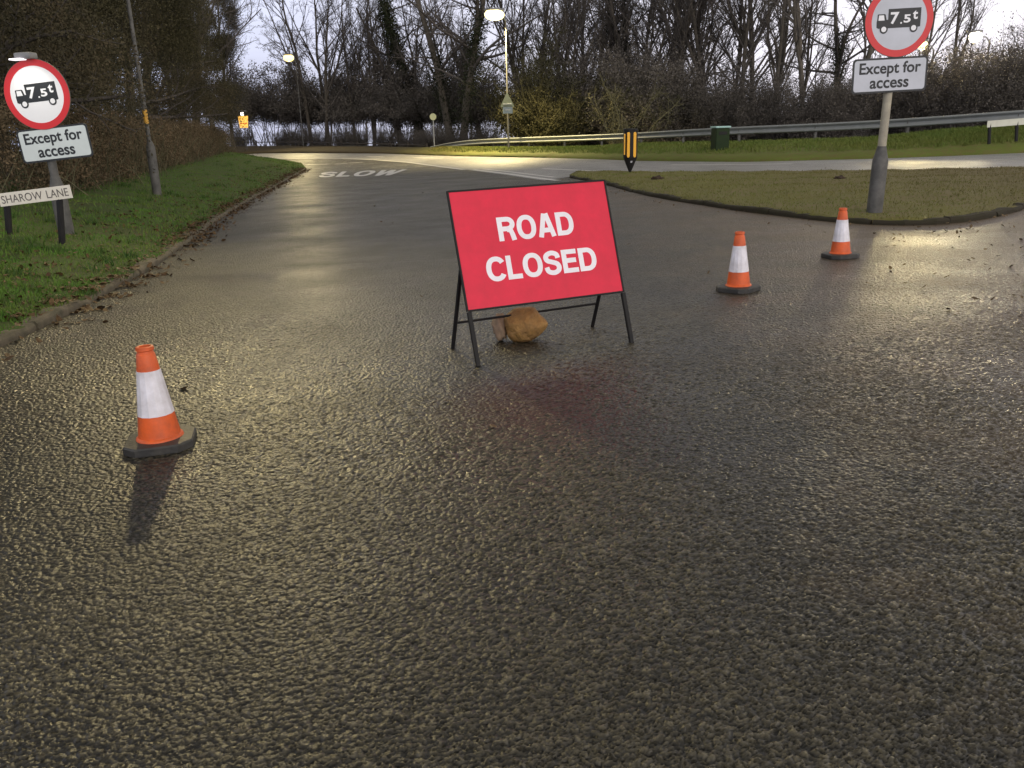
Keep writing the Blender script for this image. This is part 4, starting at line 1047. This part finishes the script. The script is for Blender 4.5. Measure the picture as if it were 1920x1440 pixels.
def leaves_np(rng, centres, n, spread, size, squash=1):
    c = centres[rng.integers(0, len(centres), n)] + rng.normal(0, spread, (n, 3))*np.array([1, 1, squash])
    a = rng.normal(0, 1, (n, 3)); a /= np.linalg.norm(a, axis=1)[:, None]; b = rng.normal(0, 1, (n, 3)); b = np.cross(a, b); b /= np.linalg.norm(b, axis=1)[:, None]
    s_ = (size*rng.uniform(.5, 1.4, n))[:, None]
    v = np.stack([c-a*s_, c+b*s_*.55, c+a*s_, c-b*s_*.55], 1).reshape(-1, 3)
    return v, np.arange(4*n).reshape(-1, 4)
class Kind:                                  # meshes of one kind of tree, shared by its copies
    pass
def tree_kind(seed, bark=M_bark, ivy=0, ivy_h=.5, **kw):
    lv = skeleton(seed, **kw); K = Kind(); rng = np.random.default_rng(seed+99)
    v, f = tubes_np([(p, r_, 9) for p, r_ in lv[0]]); K.trunk = raw('trunk', v, f, bark, True)
    v, f = tubes_np([(p, r_, 5) for p, r_ in lv[1]] + [(p, r_, 4) for p, r_ in lv[2]] + [(p, r_, 3) for p, r_ in lv[3]+lv[4]]); K.crown = raw('crown', v, f, M_twig)
    K.extra = []
    if ivy:
        H = kw['H']; pts = np.concatenate([p for p, _ in lv[0]]); pts = pts[(pts[:, 2] < H*ivy_h)]
        pts = np.concatenate([pts + (np.roll(pts, 1, 0)-pts)*t for t in (0, .25, .5, .75)]) if len(pts) > 3 else pts
        pts = pts[pts[:, 2] < H*ivy_h]; pts = pts[np.abs(pts[:, :2]).max(1) < 3]
        v, f = leaves_np(rng, pts, ivy, kw['r']*1.1, .085, 1.6); K.extra.append(('ivy', raw('ivy', v, f, M_ivy)))
    return K
def plant(K, name, label, cat, group, loc, rz, s=1.0, sz=None):
    t = root(name, loc, label, cat, group, rz); t.scale = (s, s, sz or s)
    link('trunk', K.trunk, None, t); link('crown', K.crown, None, t)
    for nm, me in K.extra: link(nm, me, None, t)
    return t
KA_ = tree_kind(1, H=17, r=.20, fork=2, nb=(13, 8, 6, 5), t0=.34)                                  # forked
KB_ = tree_kind(2, H=18, r=.21, fork=1, nb=(20, 8, 6, 4), t0=.25, ang=(.6, .6, .7, .8))
KC_ = tree_kind(3, H=19, r=.36, fork=1, nb=(22, 8, 6, 4), t0=.28, ivy=5200, ivy_h=.55, ang=(1.15, .7, .7, .8), trop=(0, .05, .04, .03))
KD_ = tree_kind(4, H=16, r=.19, fork=2, nb=(18, 7, 6, 4), t0=.18, ang=(.5, .5, .6, .7), trop=(0, .1, .06, .04))   # slim, upright
KE_ = tree_kind(5, H=17, r=.17, lean=(.12, 0), fork=1, nb=(16, 8, 6, 4), t0=.2, ang=(.55, .5, .6, .7), trop=(0, .08, .05, .03))
KF_ = tree_kind(6, H=15, r=.3, fork=1, nb=(20, 8, 5, 4), t0=.2, ivy=9000, ivy_h=.85, ang=(1.1, .8, .8, .8), trop=(0, .04, .03, .02))
KG_ = tree_kind(7, H=18, r=.40, lean=(-.10, 0), fork=0, nb=(18, 8, 6, 4), t0=.35, ivy=3000, ivy_h=.5, ang=(1.0, .7, .7, .8))
def shrub_kind(seed, h, w_, stems, leaf, nleaf, twigm=M_twig, size=.075, lift_=0., stem_r=.03):
    rng = np.random.default_rng(seed); st = []; tw = []
    for _ in range(stems):
        a = rng.uniform(0, 2*math.pi); q = rng.random()**.5*w_*.3; p = np.array([q*math.cos(a), q*math.sin(a), -.2])
        d = np.array([math.cos(a)*rng.uniform(.1, .8), math.sin(a)*rng.uniform(.1, .8), 1.2])
        s_ = limb(rng, p, d, stem_r*rng.uniform(.6, 1.4), h*rng.uniform(.55, 1.05), 7, .13, -.02, .25); st.append(s_)
        for k in range(9 if stems > 30 or stems < 15 else 20):
            i = rng.integers(1, 7); dd = unit(rng.normal(0, 1, 3)+np.array([0, 0, .35])); t_ = limb(rng, s_[0][i], dd, stem_r*.45, h*.26*rng.uniform(.5, 1.2), 4, .2, .0, .35)
            if t_[0][:, 2].min() > lift_*.75: tw.append(t_)
            for k2 in range(5):
                i2 = rng.integers(1, 4); dd = unit(rng.normal(0, 1, 3)+np.array([0, 0, .3])); (tw if t_[0][i2][2] > lift_*.8 else []).append(limb(rng, t_[0][i2], dd, .009, h*.13*rng.uniform(.5, 1.3), 3, .2, 0, .4))
    K = Kind(); v, f = tubes_np([(p, r_, 5) for p, r_ in st]); K.trunk = raw('stems', v, f, twigm, True)
    c = np.concatenate([p[1:] for p, _ in tw]); c = c[c[:, 2] > lift_]
    tv, tf = tubes_np([(p, r_, 3) for p, r_ in tw]); K.crown = raw('twigs', tv, tf, twigm)
    v, f = leaves_np(rng, c, nleaf, .16, size); K.extra = [('foliage', raw('foliage', v, f, leaf))]
    return K
def bush(K, name, label, cat, group, loc, rz, s=1.0, sz=None):
    t = root(name, loc, label, cat, group, rz); t.scale = (s, s, sz or s)
    link('stems', K.trunk, None, t); link('twigs', K.crown, None, t)
    for nm, me in K.extra: link(nm, me, None, t)
    return t
SA = shrub_kind(21, 6.5, 6, 22, M_scrub, 26000, lift_=2.5, size=.06)
SB = shrub_kind(22, 6.5, 6, 60, M_scrub, 30000, lift_=.3, size=.06)
SO = shrub_kind(23, 7.0, 5, 36, M_olive, 20000, twigm=M_palebark, lift_=.8)
SP = shrub_kind(24, 4.2, 2, 12, M_olive, 900, twigm=M_palebark, stem_r=.055)
rng = random.Random(7)
def base_at(px, Y, py=None):
    """foot of a tree at column px and distance Y, on the ground behind the far verge"""
    p = at(px, 262, Y); x = p.x
    z = -.35
    best = min(range(nn), key=lambda i: abs(FV[6][i].x - x + (Y-FV[6][i].y)*.35) if True else 0)
    q = FV[6][best]; dy = max(0, Y-q.y)
    z = q.z - (.1*min(dy, 2)/2 + .4*max(0, min(dy-2, 4))/4 + .4*max(0, min(dy-6, 8))/8)
    return Vector((x, Y, max(z, -.9)))
TREES = [
 (KA_, 583, 86, .3, 1.0, 'bare tree forking low into spreading limbs just right of the amber lamp', 0),
 (KA_, 618, 88, 2.2, .95, 'bare twin stemmed tree standing second to the right of the amber lamp', 0),
 (KD_, 664, 92, 1.0, .8, 'thin short bare tree with a wispy crown left of the leaning ivy tree', 0),
 (KE_, 700, 90, 3.3, 1.0, 'slender bare tree behind the leaning ivy clad trunk', 0),
 (KG_, 752, 84, .2, .75, 'dark ivy clad trunk leaning left over the flood', 0),
 (KF_, 788, 82, 1.2, 1.1, 'ivy wrapped tree with level side branches left of the big pair of trunks', 0),
 (KG_, 848, 74, .1, .95, 'thick dark trunk leaning left, left one of the big pair', 0),
 (KC_, 864, 72, .8, 1.0, 'thickest straight trunk, right one of the big pair left of the bright lamp', 0),
 (KF_, 905, 88, 2.0, .85, 'dark ivy tree just left of the bright street lamp pole', 0),
 (KB_, 985, 74, .4, 1.0, 'bare tree with several rising limbs just right of the bright street lamp', 0),
 (KD_, 1006, 78, 2.0, 1.05, 'slim upright bare tree rising out of the olive bush by the lamp', 0),
 (KB_, 1040, 76, 4.1, .95, 'bare tree with a crooked limb behind the olive bush', 0),
 (KE_, 1078, 72, .2, 1.05, 'leaning slim bare tree right of the olive bush', 0),
 (KD_, 1112, 70, 1.5, 1.0, 'slim bare tree left of the tall ivy covered one', 0),
 (KF_, 1160, 66, .0, 1.0, 'tall dark tree smothered in ivy behind the pale forked shrub', 0),
 (KB_, 1196, 70, 2.5, .9, 'bushy bare tree right of the tall ivy covered one', 0),
 (KD_, 1246, 64, .7, 1.1, 'slim bare tree, leftmost of the close row of thin trunks', 0),
 (KD_, 1272, 62, 3.0, 1.1, 'slim bare tree, second of the close row of thin trunks', 0),
 (KE_, 1298, 66, 5.9, 1.0, 'slim bare tree leaning right, third of the close row of thin trunks', 0),
 (KD_, 1322, 64, 4.4, 1.0, 'slim bare tree, last of the close row of thin trunks', 0),
 (KE_, 1362, 62, .3, .95, 'bare tree with fine twigs above the litter bin', 0),
 (KD_, 1412, 60, 5.0, 1.05, 'bare tree with two close upright stems right of the litter bin', 0),
 (KE_, 1440, 60, .1, 1.0, 'bare tree of slanting twigs midway between the litter bin and the right sign', 0),
 (KE_, 1490, 62, .4, .8, 'low bare tree leaning right, left of the two dark trunks by the right sign', 0),
 (KC_, 1562, 52, 2.4, .6, 'dark straight trunk, left one of the two beside the right hand roundel', 0),
 (KB_, 1592, 50, 3.6, .9, 'dark branching trunk, right one of the two beside the right hand roundel', 0),
 (KE_, 1700, 58, .2, .9, 'bare tree of slanting branches behind the right hand roundel', 0),
 (KE_, 1770, 60, 6.1, .85, 'bare tree leaning right between the two distant lamps', 0),
 (KB_, 404, 70, .4, .95, 'bare twiggy tree at the edge of the dark wood, left of the glowing yellow sign', 0),
 (KB_, 436, 78, 2.4, .8, 'bare tree at the end of the dark wood, above the glowing yellow sign', 0),
 (KB_, 372, 60, 3.4, .9, 'bare twiggy tree inside the dark wood behind the banded lamp column', 0),
 (KD_, 1890, 62, 1.1, .62, 'short twiggy pale tree at the right edge over the hedge', 0),
]
for K, px, Y, rz, s_, lab, _ in TREES:
    b = base_at(px, Y); plant(K, 'bare_tree', lab, 'tree', 'bare trees beyond the main road', b, rz if K not in (KG_, KE_) else rz*.2, s_)
# far slim trees across the water
fl = []
rr2 = np.random.default_rng(5)
for i in range(15):
    px = 610 + i*92 + rr2.uniform(-18, 18); Y = rr2.uniform(112, 150); p = at(px, 255, Y)
    plant([KB_, KD_, KA_, KE_][i % 4], 'bare_tree', 'slim bare tree in the hazy row standing in the flood far behind', 'tree', 'far trees in the flood', (p.x, Y, -.6), rr2.uniform(0, 6), rr2.uniform(.75, 1.0))
# upright trunks standing in the scrub itself
for i in range(44):
    px = 452 + i*31 + rr2.uniform(-12, 12)
    if 930 < px < 968 or px < 575 or px > 1560 or (px > 1230 and i % 2) or (px < 930 and i % 3 == 0): continue
    Y = 82 - max(0, px-800)*.036 + rr2.uniform(-2, 5) - (6 if px > 1060 else 0)
    lab = 'slim upright trunk in the ranks rising out of the scrub over the flood' if px < 950 else 'slim upright trunk in the ranks rising out of the thicket behind the barrier'
    plant([KD_, KB_, KE_, KD_, KA_][i % 5], 'bare_tree', lab, 'tree', 'trunks over the flood' if px < 950 else 'trunks behind the barrier', base_at(px, Y), rr2.uniform(0, 6.2), rr2.uniform(.72, 1.0))
# the undergrowth
BUSH = [
 (SA, 470, 90, .95), (SA, 520, 88, 1.0), (SA, 565, 92, 1.0), (SA, 610, 94, .95), (SA, 655, 92, 1.0), (SA, 700, 88, 1.0), (SA, 745, 86, .95), (SA, 790, 84, .9), (SA, 835, 82, .9), (SA, 880, 80, .9), (SA, 925, 78, .9),
 (SB, 1085, 66, 1.0), (SB, 1120, 63, 1.0), (SB, 1190, 60, 1.0), (SB, 1235, 58, .95), (SB, 1285, 56, .9), (SB, 1335, 54, .85), (SB, 1390, 52, .8), (SB, 1445, 50, .8), (SB, 1500, 48, .8), (SB, 1540, 47, .7), (SB, 1590, 121, 1.5), (SB, 1650, 122, 1.5), (SB, 1690, 47, .62), (SB, 1620, 124, 1.6), (SB, 1735, 46, .85), (SB, 1780, 46, .9), (SB, 1840, 46, .92), (SB, 1900, 46, .95), (SB, 1960, 46, 1.0)]
for i, (K, px, Y, s_) in enumerate(BUSH):
    b = base_at(px, Y)
    if K is SA: lab, gr = 'dark leafless scrub hanging over the flood left of the bright lamp', 'scrub over the flood'
    else: lab, gr = 'dark leafless scrub in the unbroken thicket behind the crash barrier', 'scrub behind the crash barrier'
    s_ *= 1.3 if K is SA else (1.12 if px < 1300 else .86)
    bush(K, 'scrub_bush', lab, 'bush', gr, b, i*1.7, s_, s_*(1+.12*math.sin(i*2.3)))
for i, (px, Y, s_) in enumerate(((448, 86, .34), (530, 85, .3), (560, 84, .36), (598, 83, .3), (645, 80, .33), (672, 79, .28), (722, 77, .34), (770, 74, .3), (806, 71, .33), (838, 69, .36), (905, 66, .34))):
    bush(SB, 'scrub_bush', 'low twiggy scrub on the bank against the pale flood, behind the far fence', 'bush', 'low scrub on the flood bank', base_at(px, Y), i*2.1, s_)
bush(SO, 'olive_bush', 'tall olive bush lit yellow just right of the bright street lamp', 'bush', None, base_at(1000, 60), .4, .95, 1.08)
bush(SO, 'olive_bush', 'lower olive bush right of the lamp lit one, behind the barrier', 'bush', None, base_at(1052, 58), 2.4, .85)
bush(SP, 'pale_shrub', 'pale lichen covered forked shrub rising behind the striped bollard', 'bush', None, base_at(1170, 47), .9, 1.0)
# ------------------------------------------------------------------ the dark wood on the left
def thicket_kind(seed, H, w_, mat_, n, spread=.26):
    lv = skeleton(seed, H=H, r=.2, nb=(26, 8, 5, 1), ang=(1.1, .8, .8, .8), lr=(.32, .5, .5, .4), t0=.1, fork=1, trop=(0, .03, .02, .02))
    rng_ = np.random.default_rng(seed); K = Kind(); v, f = tubes_np([(p, r_, 8) for p, r_ in lv[0]]); K.trunk = raw('trunk', v, f, M_bark, True)
    v, f = tubes_np([(p, r_, 4) for p, r_ in lv[1]+lv[2]] + [(p, r_, 3) for p, r_ in lv[3]]); K.crown = raw('branches', v, f, M_twig)
    c = np.concatenate([p[1:] for p, _ in lv[2]+lv[3]]); v, f = leaves_np(rng_, c, int(n*2.2), spread, .028); K.extra = [('crown', raw('crown', v, f, mat_))]
    return K
TA_ = thicket_kind(41, 11, 5, M_dense, 90000); TB_ = thicket_kind(42, 12, 5, M_dense2, 90000); TC_ = thicket_kind(43, 9, 5, M_dense, 60000, .75)
def wood(K, px, Y, rz, s_, lab, grp='dense trees of the left wood'):
    p = at(px, 300, Y); z = verge_z(p.x, p.y)-.1
    t = root('woodland_tree', (p.x, Y, z), lab, 'tree', grp, rz); t.scale = (s_, s_, s_)
    link('trunk', K.trunk, None, t); link('branches', K.crown, None, t)
    for nm, me in K.extra: link(nm, me, None, t)
WOOD = [(TA_, -330, 15, .3, 1.0), (TB_, -190, 17.5, 1.2, 1.0), (TC_, -70, 20, 2.0, 1.1), (TA_, 5, 24, 3.1, 1.05), (TB_, 75, 29, 4.2, 1.1), (TC_, 140, 33, 5.1, 1.25), (TA_, 195, 38, .9, 1.15), (TB_, 245, 44, 1.9, 1.2), (TC_, 295, 50, 2.7, 1.35), (TA_, 330, 57, 3.6, 1.15), (TB_, 362, 65, 4.4, 1.05), (TA_, -90, 27, 5.3, 1.3), (TB_, 60, 40, .1, 1.4), (TA_, 372, 76, 2.2, 1.2), (TC_, -560, 13, 2.2, .9)]
for a in WOOD: wood(*a, 'dense dark olive tree in the unbroken wood above the left verge')
# dead brown hedge along the foot of the wood
def hedge():
    pts = []
    for px, py, Y in ((-70, 300, 14.6), (60, 300, 16.5), (160, 300, 20), (230, 300, 24.5), (290, 300, 30), (340, 300, 37), (385, 300, 47), (420, 296, 60)):
        p = at(px, py, Y); pts.append(Vector((p.x, Y, verge_z(p.x, Y))))
    line = resample(pts, .3); rng_ = np.random.default_rng(4)
    t = root('hedge', line[0], 'rusty brown dead leaved hedge along the foot of the dark wood on the left', 'hedge')
    c = []; tw = []
    for _ in range(5200):
        p = line[rng_.integers(0, len(line))]; c.append((p.x+rng_.normal(0, .32), p.y+rng_.normal(0, .32), p.z+rng_.random()**.8*1.45*(1+.15*math.sin(p.y*1.3)) ))
    for _ in range(1100):
        p = line[rng_.integers(0, len(line))]; tw.append(limb(rng_, np.array([p.x+rng_.normal(0, .3), p.y+rng_.normal(0, .3), p.z-.1]), np.array([rng_.normal(0, .4), rng_.normal(0, .4), 1.]), .014, rng_.uniform(.8, 1.7), 4, .15, 0, .4))
    c = np.array(c) - np.array(line[0]); v, f = leaves_np(rng_, c, 170000, .1, .027); link('foliage', raw('foliage', v, f, M_hedge), None, t)
    v, f = tubes_np([(p, r_, 3) for p, r_ in tw]); v = v-np.array(line[0]); link('twigs', raw('twigs', v, f, M_palebark), None, t)
hedge()
